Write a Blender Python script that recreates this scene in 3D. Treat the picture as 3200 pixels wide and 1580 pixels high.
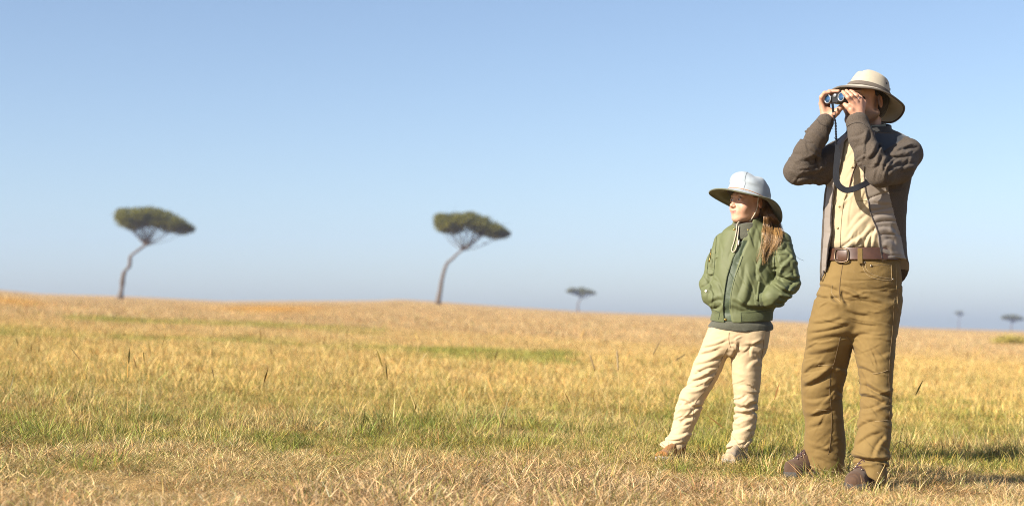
import bpy, math, random
import numpy as np
from mathutils import Vector, Matrix, noise as mnoise

R = math.radians
for o in list(bpy.data.objects):
    bpy.data.objects.remove(o)
scene = bpy.context.scene

# ------------------------------------------------------------------ camera
F = 5000.0                     # focal length in photo pixels (3200 wide)
EYE = 0.694                    # crouching photographer
PITCH = math.atan(210.0 / F)
cam_d = bpy.data.cameras.new('camera')
cam_d.sensor_width = 36.0
cam_d.lens = 36.0 * F / 3200.0
cam_d.clip_start = 0.05
cam_d.clip_end = 20000
cam_d.dof.use_dof = True
cam_d.dof.focus_distance = 7.25
cam_d.dof.aperture_fstop = 2.3
cam = bpy.data.objects.new('camera', cam_d)
scene.collection.objects.link(cam)
cam.location = (0, 0, EYE)
cam.rotation_euler = (math.pi / 2 + PITCH, 0, 0)
scene.camera = cam

# ------------------------------------------------------------------ sky, sun, exposure
SUN_EL = R(32.5)
TRAVEL = Vector((0.85, 0.53, 0)).normalized()       # horizontal way the sunlight travels
TO_SUN = Vector((-TRAVEL.x * math.cos(SUN_EL), -TRAVEL.y * math.cos(SUN_EL), math.sin(SUN_EL)))
world = bpy.data.worlds.new('World')
scene.world = world
world.use_nodes = True
wn = world.node_tree
for n in list(wn.nodes):
    wn.nodes.remove(n)
sky = wn.nodes.new('ShaderNodeTexSky')
sky.sky_type = 'NISHITA'
sky.sun_disc = False
sky.sun_elevation = SUN_EL
sky.sun_rotation = math.atan2(TO_SUN.x, TO_SUN.y)
sky.altitude = 0
sky.air_density = 0.8
sky.dust_density = 1.0
sky.ozone_density = 1.0
bg = wn.nodes.new('ShaderNodeBackground')
bg.inputs['Strength'].default_value = 0.058
wo = wn.nodes.new('ShaderNodeOutputWorld')
wn.links.new(sky.outputs[0], bg.inputs[0])
wn.links.new(bg.outputs[0], wo.inputs[0])
sun_d = bpy.data.lights.new('sun', 'SUN')
sun_d.energy = 4.4
sun_d.angle = R(0.5)
sun_d.color = (1.0, 0.92, 0.79)
sun = bpy.data.objects.new('sun', sun_d)
scene.collection.objects.link(sun)
sun.location = TO_SUN * 30
sun.rotation_euler = TO_SUN.to_track_quat('Z', 'Y').to_euler()
scene.view_settings.view_transform = 'Standard'
scene.view_settings.look = 'None'
scene.view_settings.exposure = 1.5
scene.view_settings.gamma = 1.0
scene.view_settings.use_curve_mapping = False
scene.cycles.use_denoising = True
scene.cycles.denoiser = 'OPENIMAGEDENOISE'
scene.cycles.denoising_input_passes = 'RGB_ALBEDO_NORMAL'
scene.cycles.denoising_prefilter = 'NONE'
scene.cycles.use_adaptive_sampling = False
scene.cycles.filter_width = 1.0
scene.cycles.max_bounces = 8
scene.cycles.transparent_max_bounces = 8
scene.cycles.volume_bounces = 0

# ------------------------------------------------------------------ photo pixel <-> world
CT, ST = math.cos(PITCH), math.sin(PITCH)


def pix(px, py, Y):
    """point at distance Y straight ahead, seen at photo pixel px, py"""
    u = (px - 1600.0) / F
    v = (790.0 - py) / F
    t = Y / (CT - v * ST)
    return Vector((u * t, Y, EYE + t * (ST + v * CT)))


def ray(px, py):
    u = (px - 1600.0) / F
    v = (790.0 - py) / F
    return Vector((u, CT - v * ST, ST + v * CT)).normalized()


def project(P):
    """world points (N,3) -> photo pixels"""
    x, y, z = P[:, 0], P[:, 1], P[:, 2] - EYE
    dep = y * CT + z * ST
    return 1600 + F * x / dep, 790 - F * (z * CT - y * ST) / dep


# ------------------------------------------------------------------ ground shape
SKY_PX = np.array([-1600, 0, 130, 380, 500, 700, 900, 1180, 1250, 1350, 1500, 1800, 2200, 2400, 2900, 3200, 4800], float)
SKY_PY = np.array([820, 905, 917, 924, 930, 940, 939, 938, 934, 940, 951, 971, 987, 999, 1024, 1033, 1075], float)
SKY_S = (SKY_PY - 1000 - 3.0) / F
rs = np.random.RandomState(11)
GW = [(rs.uniform(-1, 1), rs.uniform(-1, 1), rs.uniform(0, 6.28)) for _ in range(8)]


def ground_z(x, y):
    x = np.asarray(x, float)
    y = np.asarray(y, float)
    near = 0.0059 * y - 0.041 * x
    yy = np.maximum(y, 1.0)
    s = np.interp(x / yy * F + 1600, SKY_PX, SKY_S)
    far = -yy * s
    w = np.clip((y - 25) / 120, 0, 1)
    w = w * w * (3 - 2 * w)
    z = near * (1 - w) + far * w
    b = 0
    for i, (a, c, p) in enumerate(GW):
        k = 1.1 + 0.7 * i
        b = b + np.sin((a * x + c * y) * k + p) / (1 + 0.5 * i)
    z = z + 0.007 * b * np.clip(1.4 - y / 60, 0, 1)
    drop = np.clip(y - 1150, 0, None)
    return z - drop * 0.12


def gz(x, y):
    return float(ground_z(x, y))


# ------------------------------------------------------------------ object helpers
COL = scene.collection


def tag(o, label=None, cat=None, group=None, kind=None):
    if label: o['label'] = label
    if cat: o['category'] = cat
    if group: o['group'] = group
    if kind: o['kind'] = kind
    return o


def empty(name, loc):
    o = bpy.data.objects.new(name, None)
    COL.objects.link(o)
    o.location = loc
    o.empty_display_size = 0.1
    return o


def mesh_obj(name, verts, faces, mat, parent=None, smooth=True, col=None, loc=None):
    me = bpy.data.meshes.new(name)
    verts = np.asarray(verts, np.float32)
    if isinstance(faces, np.ndarray):
        n, k = faces.shape
        me.vertices.add(len(verts))
        me.vertices.foreach_set('co', verts.ravel())
        me.loops.add(n * k)
        me.loops.foreach_set('vertex_index', faces.astype(np.int32).ravel())
        me.polygons.add(n)
        me.polygons.foreach_set('loop_start', np.arange(0, n * k, k, dtype=np.int32))
        me.polygons.foreach_set('loop_total', np.full(n, k, np.int32))
        me.update(calc_edges=True)
        me.validate()
    else:
        me.from_pydata([tuple(map(float, v)) for v in verts], [], [tuple(map(int, f)) for f in faces])
    if smooth:
        me.polygons.foreach_set('use_smooth', np.ones(len(me.polygons), bool))
    if col is not None:
        at = me.color_attributes.new('col', 'FLOAT_COLOR', 'POINT')
        c = np.ones((len(verts), 4), np.float32)
        c[:, :3] = col
        at.data.foreach_set('color', c.ravel())
    if mat is not None:
        me.materials.append(mat)
    me.update()
    o = bpy.data.objects.new(name, me)
    COL.objects.link(o)
    if parent is not None:
        o.parent = parent
    if loc is not None:
        o.location = loc
    return o


def srgb(r, g, b):
    def f(c):
        c /= 255.0
        return c / 12.92 if c <= 0.04045 else ((c + 0.055) / 1.055) ** 2.4
    return (f(r), f(g), f(b))


# ------------------------------------------------------------------ materials
def new_mat(name):
    m = bpy.data.materials.new(name)
    m.use_nodes = True
    nt = m.node_tree
    return m, nt, nt.nodes['Principled BSDF'], nt.nodes['Material Output']


def N(nt, t, **kw):
    n = nt.nodes.new(t)
    for k, v in kw.items():
        if k.startswith('i_'):
            key = k[2:]
            n.inputs[int(key) if key.isdigit() else key.replace('_', ' ')].default_value = v
        else:
            setattr(n, k, v)
    return n


def mix_rgb(nt, fac, a, b, mode='MIX'):
    n = nt.nodes.new('ShaderNodeMix')
    n.data_type = 'RGBA'
    n.blend_type = mode
    for sock, v in ((n.inputs[0], fac), (n.inputs[6], a), (n.inputs[7], b)):
        if hasattr(v, 'links') or isinstance(v, bpy.types.NodeSocket):
            nt.links.new(v, sock)
        else:
            sock.default_value = (*v, 1) if isinstance(v, tuple) and len(v) == 3 else v
    return n.outputs[2]


def fabric(name, col, col2=None, rough=0.85, weave=900, bump=0.25, mottled=30, sheen=0.15, attr=False, mid=0.0, spec=0.3, soil=0.12, wrinkle=0.0):
    """cloth: blotchy colour, fine weave relief, soft crumple relief"""
    m, nt, p, out = new_mat(name)
    tc = N(nt, 'ShaderNodeTexCoord')
    n1 = N(nt, 'ShaderNodeTexNoise', i_Scale=mottled, i_Detail=5.0, i_Roughness=0.65)
    nt.links.new(tc.outputs['Object'], n1.inputs['Vector'])
    n2 = N(nt, 'ShaderNodeTexNoise', i_Scale=weave, i_Detail=2.0)
    nt.links.new(tc.outputs['Object'], n2.inputs['Vector'])
    n3 = N(nt, 'ShaderNodeTexNoise', i_Scale=4.0, i_Detail=4.0)
    nt.links.new(tc.outputs['Object'], n3.inputs['Vector'])
    col2 = col2 or tuple(c * 0.78 for c in col)
    r1 = N(nt, 'ShaderNodeMapRange', i_1=0.3, i_2=0.7)
    nt.links.new(n1.outputs['Fac'], r1.inputs[0])
    c = mix_rgb(nt, r1.outputs[0], col, col2)
    r3 = N(nt, 'ShaderNodeMapRange', i_1=0.45, i_2=0.75, i_3=0.0, i_4=soil)
    nt.links.new(n3.outputs['Fac'], r3.inputs[0])
    c = mix_rgb(nt, r3.outputs[0], c, tuple(x * 0.45 for x in col))
    if attr:
        a = N(nt, 'ShaderNodeVertexColor', layer_name='col')
        c = mix_rgb(nt, 1.0, c, a.outputs[0], 'MULTIPLY')
    nt.links.new(c, p.inputs['Base Color'])
    p.inputs['Roughness'].default_value = rough
    p.inputs['Specular IOR Level'].default_value = spec
    p.inputs['Sheen Weight'].default_value = sheen
    add = N(nt, 'ShaderNodeMath', operation='MULTIPLY_ADD')
    nt.links.new(n1.outputs['Fac'], add.inputs[0])
    add.inputs[1].default_value = mid
    nt.links.new(n2.outputs['Fac'], add.inputs[2])
    b = N(nt, 'ShaderNodeBump', i_Strength=bump, i_Distance=0.002)
    nt.links.new(add.outputs[0], b.inputs['Height'])
    if wrinkle > 0:                                        # fine crumples too small to model
        w1 = N(nt, 'ShaderNodeTexNoise', i_Scale=13.0, i_Detail=4.0, i_Roughness=0.5, i_Distortion=0.3)
        nt.links.new(tc.outputs['Object'], w1.inputs['Vector'])
        b2 = N(nt, 'ShaderNodeBump', i_Strength=wrinkle, i_Distance=0.02)
        nt.links.new(w1.outputs['Fac'], b2.inputs['Height'])
        nt.links.new(b2.outputs[0], b.inputs['Normal'])
    nt.links.new(b.outputs[0], p.inputs['Normal'])
    return m


def simple(name, col, rough=0.5, metal=0.0, spec=0.5, noise_scale=60, var=0.15, bump=0.0, coat=0.0):
    m, nt, p, out = new_mat(name)
    tc = N(nt, 'ShaderNodeTexCoord')
    n1 = N(nt, 'ShaderNodeTexNoise', i_Scale=noise_scale, i_Detail=4.0)
    nt.links.new(tc.outputs['Object'], n1.inputs['Vector'])
    c = mix_rgb(nt, n1.outputs['Fac'], tuple(min(1, x * (1 + var)) for x in col), tuple(x * (1 - var) for x in col))
    nt.links.new(c, p.inputs['Base Color'])
    p.inputs['Roughness'].default_value = rough
    p.inputs['Metallic'].default_value = metal
    p.inputs['Specular IOR Level'].default_value = spec
    p.inputs['Coat Weight'].default_value = coat
    if bump:
        b = N(nt, 'ShaderNodeBump', i_Strength=bump, i_Distance=0.002)
        nt.links.new(n1.outputs['Fac'], b.inputs['Height'])
        nt.links.new(b.outputs[0], p.inputs['Normal'])
    return m

# ------------------------------------------------------------------ ground sheet
def make_ground():
    ys = np.concatenate([[-60, -30, -12, -5, 0], np.arange(1, 16, 0.25), np.geomspace(16, 1400, 90)])
    us = np.unique(np.concatenate([np.linspace(-0.42, 0.42, 141), np.linspace(-1.2, 1.2, 41)]))
    V, Fc = [], []
    for y in ys:
        w = max(y, 25.0) if y > 16 else 25.0
        for u in us:
            V.append((u * w, y))
    V = np.array(V)
    z = ground_z(V[:, 0], V[:, 1]) - 0.004
    nu = len(us)
    i, j = np.meshgrid(np.arange(len(ys) - 1), np.arange(nu - 1), indexing='ij')
    a = (i * nu + j).ravel()
    Fc = np.stack([a, a + 1, a + nu + 1, a + nu], 1)
    m, nt, p, out = new_mat('savanna_ground')
    geo = N(nt, 'ShaderNodeNewGeometry')
    mp = N(nt, 'ShaderNodeMapping')
    nt.links.new(geo.outputs['Position'], mp.inputs['Vector'])
    big = N(nt, 'ShaderNodeTexNoise', i_Scale=0.045, i_Detail=6.0, i_Roughness=0.6)
    med = N(nt, 'ShaderNodeTexNoise', i_Scale=0.6, i_Detail=8.0, i_Roughness=0.7)
    fine = N(nt, 'ShaderNodeTexNoise', i_Scale=38.0, i_Detail=6.0, i_Roughness=0.75)
    for n in (big, med, fine):
        nt.links.new(mp.outputs[0], n.inputs['Vector'])
    ramp = N(nt, 'ShaderNodeValToRGB')
    e = ramp.color_ramp.elements
    e[0].position = 0.3; e[0].color = (0.42, 0.275, 0.105, 1)
    e[1].position = 0.72; e[1].color = (0.47, 0.325, 0.155, 1)
    x = e.new(0.5); x.color = (0.47, 0.305, 0.115, 1)
    nt.links.new(big.outputs['Fac'], ramp.inputs[0])
    r2 = N(nt, 'ShaderNodeMapRange', i_1=0.42, i_2=0.68)
    nt.links.new(med.outputs['Fac'], r2.inputs[0])
    c = mix_rgb(nt, r2.outputs[0], ramp.outputs[0], (0.40, 0.275, 0.105))
    r3 = N(nt, 'ShaderNodeMapRange', i_1=0.35, i_2=0.7, i_3=0.0, i_4=0.75)
    nt.links.new(fine.outputs['Fac'], r3.inputs[0])
    c = mix_rgb(nt, r3.outputs[0], c, (0.11, 0.068, 0.032))
    nt.links.new(c, p.inputs['Base Color'])
    p.inputs['Roughness'].default_value = 0.95
    p.inputs['Specular IOR Level'].default_value = 0.1
    b = N(nt, 'ShaderNodeBump', i_Strength=0.8, i_Distance=0.03)
    nt.links.new(fine.outputs['Fac'], b.inputs['Height'])
    nt.links.new(b.outputs[0], p.inputs['Normal'])
    o = mesh_obj('ground', np.column_stack([V, z]), Fc, m)
    tag(o, kind='structure')
    o['label'] = 'dry tan savanna ground sloping gently under the grass'
    return o


ground = make_ground()


# ------------------------------------------------------------------ grass
def grass_material():
    m, nt, p, out = new_mat('grass_blades')
    a = N(nt, 'ShaderNodeVertexColor', layer_name='col')
    t = N(nt, 'ShaderNodeAttribute', attribute_type='INSTANCER', attribute_name='tint')
    c = mix_rgb(nt, 1.0, a.outputs[0], t.outputs['Color'], 'MULTIPLY')
    nt.links.new(c, p.inputs['Base Color'])
    p.inputs['Roughness'].default_value = 0.55
    p.inputs['Specular IOR Level'].default_value = 0.25
    tr = N(nt, 'ShaderNodeBsdfTranslucent')
    nt.links.new(c, tr.inputs['Color'])
    mx = N(nt, 'ShaderNodeMixShader')
    mx.inputs[0].default_value = 0.25
    nt.links.new(p.outputs[0], mx.inputs[1])
    nt.links.new(tr.outputs[0], mx.inputs[2])
    nt.links.new(mx.outputs[0], out.inputs['Surface'])
    return m


GRASS_MAT = grass_material()


def tuft_mesh(name, seed, blades, spread, hmin, hmax, width, lean, curl, flat=0.0, heads=0.0, seg=3, bias=0.0, green=0.0):
    """a clump of narrow bending blades; lean/curl in radians"""
    rs = np.random.RandomState(seed)
    V, Q, C = [], [], []
    for b in range(blades):
        rr = spread * math.sqrt(rs.rand())
        th = rs.uniform(0, 6.283)
        x0, y0 = rr * math.cos(th), rr * math.sin(th)
        L = rs.uniform(hmin, hmax) * (1 - 0.35 * (rr / spread) ** 2)
        d = th + rs.normal(0, 1.1)
        ang = abs(rs.normal(0, lean)) + flat * rs.uniform(0.5, 1.0)
        cu = rs.uniform(0.1, 1) * curl
        if bias and rs.rand() < 0.7:
            d = rs.normal(0, 0.5)
            ang = bias + abs(rs.normal(0, 0.2))
        w = width * rs.uniform(0.6, 1.3)
        wd = rs.uniform(0, 3.14)
        wx, wy = math.cos(wd), math.sin(wd)
        pos = np.array([x0, y0, -0.005 + flat * 0.02 * rs.rand()])
        base = len(V)
        val = rs.uniform(0.34, 1.45)
        hue = rs.normal(0, 0.10)
        c = np.array([val * (1 + hue), val, val * (1 - 0.8 * hue)])
        if rs.rand() < green:
            c = c * np.array([0.50, 0.68, 0.36])
        for s in range(seg + 1):
            t = s / seg
            ww = w * (1 - 0.85 * t ** 1.5)
            V.append(pos + np.array([wx, wy, 0]) * ww * 0.5)
            V.append(pos - np.array([wx, wy, 0]) * ww * 0.5)
            C += [c, c]
            a = ang + cu * t
            pos = pos + np.array([math.sin(a) * math.cos(d), math.sin(a) * math.sin(d), math.cos(a)]) * (L / seg)
            pos[2] = max(pos[2], 0.003)
        for s in range(seg):
            k = base + 2 * s
            Q.append((k, k + 1, k + 3, k + 2))
        if rs.rand() < heads:                                  # seed head
            base = len(V)
            hc = c * np.array([0.9, 0.8, 0.65])
            dirv = np.array([math.sin(a) * math.cos(d), math.sin(a) * math.sin(d), math.cos(a)])
            for s in range(5):
                t = s / 4
                ww = width * 2.6 * math.sin(3.14 * (0.12 + 0.85 * t))
                q = pos + dirv * 0.09 * (t - 0.3)
                V.append(q + np.array([wx, wy, 0]) * ww * 0.5)
                V.append(q - np.array([wx, wy, 0]) * ww * 0.5)
                C += [hc, hc]
            for s in range(4):
                k = base + 2 * s
                Q.append((k, k + 1, k + 3, k + 2))
    me = bpy.data.meshes.new(name)
    me.from_pydata([tuple(v) for v in V], [], Q)
    at = me.color_attributes.new('col', 'FLOAT_COLOR', 'POINT')
    cc = np.ones((len(V), 4), np.float32)
    cc[:, :3] = np.array(C)
    at.data.foreach_set('color', cc.ravel())
    me.materials.append(GRASS_MAT)
    return me


def wave_noise(x, y, sc, seed, octv=4):
    rs = np.random.RandomState(seed)
    o = np.zeros_like(x)
    for i in range(octv * 3):
        a = rs.uniform(0, 6.28)
        k = sc * (1.6 ** (i / 3.0))
        o += np.sin((math.cos(a) * x + math.sin(a) * y) * k + rs.uniform(0, 6.28)) / (1.25 ** (i / 1.5))
    return np.tanh(o * 0.45)


def scatter(name, label, seed, meshes, y0, y1, dens, tint_fn, smin_, smax_, keep_fn=None, umax=0.66):
    rs = np.random.RandomState(seed)
    area = umax * (y1 * y1 - y0 * y0)
    n = int(area * dens)
    y = np.sqrt(rs.uniform(y0 * y0, y1 * y1, n))
    x = rs.uniform(-umax, umax, n) * y
    if keep_fn is not None:
        k = rs.rand(n) < keep_fn(x, y)
        x, y = x[k], y[k]
        n = len(x)
    z = ground_z(x, y) - 0.004
    tint = tint_fn(x, y, rs)
    scl = rs.uniform(smin_, smax_, n) * (1 + 0.30 * wave_noise(x, y, 1.9 if y1 < 60 else 0.4, 33))
    rot = rs.uniform(0, 6.283, n)
    var = rs.randint(0, len(meshes), n)
    me = bpy.data.meshes.new(name)
    me.vertices.add(n)
    me.vertices.foreach_set('co', np.column_stack([x, y, z]).astype(np.float32).ravel())
    a = me.attributes.new('tint', 'FLOAT_COLOR', 'POINT')
    t4 = np.ones((n, 4), np.float32)
    t4[:, :3] = tint
    a.data.foreach_set('color', t4.ravel())
    for nm, arr in (('rotz', rot), ('scl', scl)):
        a = me.attributes.new(nm, 'FLOAT', 'POINT')
        a.data.foreach_set('value', arr.astype(np.float32))
    a = me.attributes.new('var', 'INT', 'POINT')
    a.data.foreach_set('value', var.astype(np.int32))
    o = bpy.data.objects.new(name, me)
    COL.objects.link(o)
    tag(o, label, 'grass', kind='stuff')
    c = bpy.data.collections.new(name + '_tufts')
    for i, t in enumerate(meshes):
        c.objects.link(bpy.data.objects.new('%s_tuft_%02d' % (name, i), t))
    g = bpy.data.node_groups.new(name + '_nodes', 'GeometryNodeTree')
    g.interface.new_socket('Geometry', in_out='INPUT', socket_type='NodeSocketGeometry')
    g.interface.new_socket('Geometry', in_out='OUTPUT', socket_type='NodeSocketGeometry')
    gi, go = g.nodes.new('NodeGroupInput'), g.nodes.new('NodeGroupOutput')
    ci = g.nodes.new('GeometryNodeCollectionInfo')
    ci.inputs['Collection'].default_value = c
    ci.inputs['Separate Children'].default_value = True
    ci.inputs['Reset Children'].default_value = True
    ip = g.nodes.new('GeometryNodeInstanceOnPoints')
    ip.inputs['Pick Instance'].default_value = True

    def attr(nm, ty):
        q = g.nodes.new('GeometryNodeInputNamedAttribute')
        q.data_type = ty
        q.inputs['Name'].default_value = nm
        return q.outputs['Attribute']
    cx = g.nodes.new('ShaderNodeCombineXYZ')
    g.links.new(attr('rotz', 'FLOAT'), cx.inputs['Z'])
    g.links.new(gi.outputs[0], ip.inputs['Points'])
    g.links.new(ci.outputs[0], ip.inputs['Instance'])
    g.links.new(attr('var', 'INT'), ip.inputs['Instance Index'])
    g.links.new(cx.outputs[0], ip.inputs['Rotation'])
    g.links.new(attr('scl', 'FLOAT'), ip.inputs['Scale'])
    g.links.new(ip.outputs[0], go.inputs[0])
    md = o.modifiers.new('scatter', 'NODES')
    md.node_group = g
    return o


STRAW = np.array([0.60, 0.43, 0.215])
PINK = np.array([0.55, 0.37, 0.205])
GOLD = np.array([0.59, 0.415, 0.155])
TAN = np.array([0.52, 0.36, 0.175])
GREEN = np.array([0.20, 0.205, 0.042])
OLIVE = np.array([0.40, 0.335, 0.07])
ORANGE = np.array([0.62, 0.33, 0.06])


def mixc(a, b, w):
    w = np.clip(w, 0, 1)[:, None]
    return a * (1 - w) + b * w


def greenness(x, y):
    n = wave_noise(x, y, 2.6, 5)
    n2 = wave_noise(x, y, 0.7, 6)
    yy = y + 0.9 * wave_noise(x, y * 0, 0.8, 7)
    band = 0.95 * np.exp(-((yy - 8.1) / 1.6) ** 2) + 0.40 * np.exp(-((y - 11) / 3.0) ** 2)
    u = x / y
    far = 1.25 * np.exp(-((y - 25 - 3 * n2) / 2.2) ** 2) * (u < 0.04) + 1.2 * np.exp(-((y - 42 - 4 * n2) / 4.0) ** 2) * (u < -0.08) * (u > -0.28)
    right = 0.45 * np.exp(-((y - 13) / 4.0) ** 2) * (u > 0.1)
    clump = 0.6 * np.exp(-(((x - 0.95) / 0.35) ** 2 + ((y - 7.3) / 0.35) ** 2))
    return np.clip((band + far + right) * (0.62 + 0.5 * n) + clump - 0.05, 0, 1)


def tint_near(x, y, rs):
    g = greenness(x, y)
    n = wave_noise(x, y, 1.3, 8)
    c = mixc(STRAW, PINK, 0.4 + 0.7 * n)
    c = mixc(c, GOLD, (y - 7.5) / 4.0 + 0.35 * n)
    c = mixc(c, TAN, (y - 24) / 22 + 0.3 * wave_noise(x, y, 0.25, 9))
    u = x / y
    c = mixc(c, ORANGE, 0.9 * np.exp(-((u + 0.155) / 0.035) ** 2 - ((y - 120) / 35) ** 2) + 0.8 * np.exp(-((u + 0.315) / 0.02) ** 2 - ((y - 95) / 30) ** 2))
    c = mixc(c, OLIVE, g * rs.uniform(0.2, 1.3, len(x)))
    c = mixc(c, np.array([0.33, 0.31, 0.07]), np.where(y > 18, g * 1.2, 0))
    isg = rs.rand(len(x)) < g * 0.42
    c = np.where(isg[:, None], GREEN[None] * rs.uniform(0.7, 1.6, len(x))[:, None], c)
    brown = rs.rand(len(x)) < 0.10
    c = np.where(brown[:, None], c * np.array([0.62, 0.50, 0.42]), c)
    return c * rs.uniform(0.75, 1.2, len(x))[:, None]


thatch = [tuft_mesh('thatch%d' % i, 100 + i, 110, 0.11, 0.02, 0.065, 0.0025, 0.5, 0.9, flat=1.1, seg=2, green=0.13) for i in range(6)]
tufts = [tuft_mesh('tuft%d' % i, 200 + i, 46, 0.06, 0.04, 0.13, 0.0029, 0.60, 1.2, green=0.34) for i in range(7)]
tall = [tuft_mesh('tall%d' % i, 300 + i, 24, 0.07, 0.08, 0.20, 0.0031, 0.48, 1.1, bias=0.30 * (i % 3), green=0.38) for i in range(7)]
stems = [tuft_mesh('stems%d' % i, 400 + i, 3, 0.06, 0.20, 0.40, 0.0034, 0.30, 0.5, heads=0.85, seg=4) for i in range(5)]
mids = [tuft_mesh('mid%d' % i, 500 + i, 70, 0.24, 0.04, 0.115, 0.006, 0.75, 1.2, seg=2, green=0.15) for i in range(6)]
fars = [tuft_mesh('far%d' % i, 600 + i, 110, 0.75, 0.05, 0.16, 0.018, 0.65, 0.8, seg=2, green=0.06) for i in range(6)]


def feet(x, y):
    """uncropped grass round the four shoes"""
    o = 0
    for a, b in ((1.20, 7.02), (1.36, 7.12), (1.42, 6.66), (1.54, 6.82), (0.74, 7.72), (1.06, 7.75)):
        o = o + np.exp(-((x - a) / 0.16) ** 2 - ((y - b) / 0.14) ** 2)
    return np.clip(o, 0, 1)


def scene_grass():
    scatter('dry_thatch', 'short flattened straw thatch covering the bare ground', 1, thatch, 4.2, 13, 150, tint_near, 0.7, 1.35)
    scatter('grass', 'ankle high grass tufts, green and straw coloured', 2, tufts, 4.2, 15, 95, tint_near, 0.55, 1.2,
            lambda x, y: np.clip(0.22 + 1.0 * np.clip((y - 6.6) / 1.2, 0, 1) * (0.75 + 0.3 * wave_noise(x, y, 3.0, 15)) + 0.8 * feet(x, y), 0.06, 1))
    scatter('tall_grass', 'knee high arching grass in loose golden and green clumps', 3, tall, 6.6, 24, 34, tint_near, 0.6, 1.25,
            lambda x, y: np.clip((y - 6.9) / 2.0, 0, 1) * np.clip(0.40 + 0.85 * wave_noise(x, y, 2.1, 21), 0.03, 1) + 0.8 * np.exp(-((x - 1.2) / 0.3) ** 2 - ((y - 8.0) / 0.7) ** 2))
    scatter('seed_grass', 'thin seed stems rising above the grass', 4, stems, 7.2, 40, 1.1, tint_near, 0.7, 1.1)
    scatter('meadow_grass', 'golden grass of the middle slope', 5, mids, 12, 55, 26, tint_near, 0.7, 1.25)
    scatter('far_grass', 'pale tan grass on the far slope', 6, fars, 45, 260, 1.3, tint_near, 0.7, 1.3)


scene_grass()

# ------------------------------------------------------------------ tubes
def tube_geo(path, radii, sides=8, cap=True):
    """swept tube along a list of points; returns verts, faces"""
    P = [Vector(p) for p in path]
    n = len(P)
    if not hasattr(radii, '__len__'):
        radii = [radii] * n
    V, Fc = [], []
    up = None
    for i in range(n):
        t = (P[min(i + 1, n - 1)] - P[max(i - 1, 0)])
        if t.length < 1e-9:
            t = Vector((0, 0, 1))
        t.normalize()
        if up is None:
            up = t.orthogonal().normalized()
        else:
            up = (up - t * up.dot(t))
            up = up.normalized() if up.length > 1e-6 else t.orthogonal().normalized()
        w = t.cross(up)
        for k in range(sides):
            a = 2 * math.pi * k / sides
            V.append(P[i] + (up * math.cos(a) + w * math.sin(a)) * radii[i])
    for i in range(n - 1):
        for k in range(sides):
            a, b = i * sides + k, i * sides + (k + 1) % sides
            Fc.append((a, b, b + sides, a + sides))
    if cap:
        Fc.append(tuple(range(sides - 1, -1, -1)))
        Fc.append(tuple((n - 1) * sides + k for k in range(sides)))
    return V, Fc


def smooth_path(pts, n=8):
    """Catmull-Rom through the points (tuples of any length)"""
    P = [np.array(p, float) for p in pts]
    out = []
    for i in range(len(P) - 1):
        p0, p1, p2, p3 = P[max(i - 1, 0)], P[i], P[i + 1], P[min(i + 2, len(P) - 1)]
        for s in range(n):
            t = s / n
            out.append(0.5 * ((2 * p1) + (p2 - p0) * t + (2 * p0 - 5 * p1 + 4 * p2 - p3) * t * t + (3 * p1 - p0 - 3 * p2 + p3) * t ** 3))
    out.append(P[-1])
    return out


class Geo:
    def __init__(self):
        self.V, self.F = [], []

    def add(self, vf):
        v, f = vf
        b = len(self.V)
        self.V += [tuple(x) for x in v]
        self.F += [tuple(i + b for i in q) for q in f]
        return self

    def tube(self, path, r, sides=8, cap=True):
        return self.add(tube_geo(path, r, sides, cap))

    def obj(self, name, mat, parent=None, smooth=True, loc=None):
        return mesh_obj(name, self.V, self.F, mat, parent, smooth, loc=loc)


# ------------------------------------------------------------------ acacias
def bark_material():
    m, nt, p, out = new_mat('acacia_bark')
    tc = N(nt, 'ShaderNodeTexCoord')
    n1 = N(nt, 'ShaderNodeTexNoise', i_Scale=3.0, i_Detail=8.0, i_Roughness=0.7)
    mp = N(nt, 'ShaderNodeMapping')
    mp.inputs['Scale'].default_value = (3, 3, 0.6)
    nt.links.new(tc.outputs['Object'], mp.inputs[0])
    nt.links.new(mp.outputs[0], n1.inputs['Vector'])
    c = mix_rgb(nt, n1.outputs['Fac'], (0.16, 0.12, 0.085), (0.06, 0.045, 0.033))
    nt.links.new(c, p.inputs['Base Color'])
    p.inputs['Roughness'].default_value = 0.9
    b = N(nt, 'ShaderNodeBump', i_Strength=0.6, i_Distance=0.06)
    nt.links.new(n1.outputs['Fac'], b.inputs['Height'])
    nt.links.new(b.outputs[0], p.inputs['Normal'])
    return m


def leaf_material(name, c1, c2):
    m, nt, p, out = new_mat(name)
    a = N(nt, 'ShaderNodeVertexColor', layer_name='col')
    c = mix_rgb(nt, a.outputs[0], c1, c2)
    nt.links.new(c, p.inputs['Base Color'])
    p.inputs['Roughness'].default_value = 0.6
    tr = N(nt, 'ShaderNodeBsdfTranslucent')
    nt.links.new(c, tr.inputs['Color'])
    mx = N(nt, 'ShaderNodeMixShader')
    mx.inputs[0].default_value = 0.25
    nt.links.new(p.outputs[0], mx.inputs[1])
    nt.links.new(tr.outputs[0], mx.inputs[2])
    nt.links.new(mx.outputs[0], out.inputs['Surface'])
    return m


BARK = bark_material()
LEAF = leaf_material('acacia_leaves', (0.215, 0.195, 0.010), (0.066, 0.070, 0.005))
SHRUB_LEAF = leaf_material('shrub_leaves', (0.46, 0.36, 0.08), (0.27, 0.23, 0.05))


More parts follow.
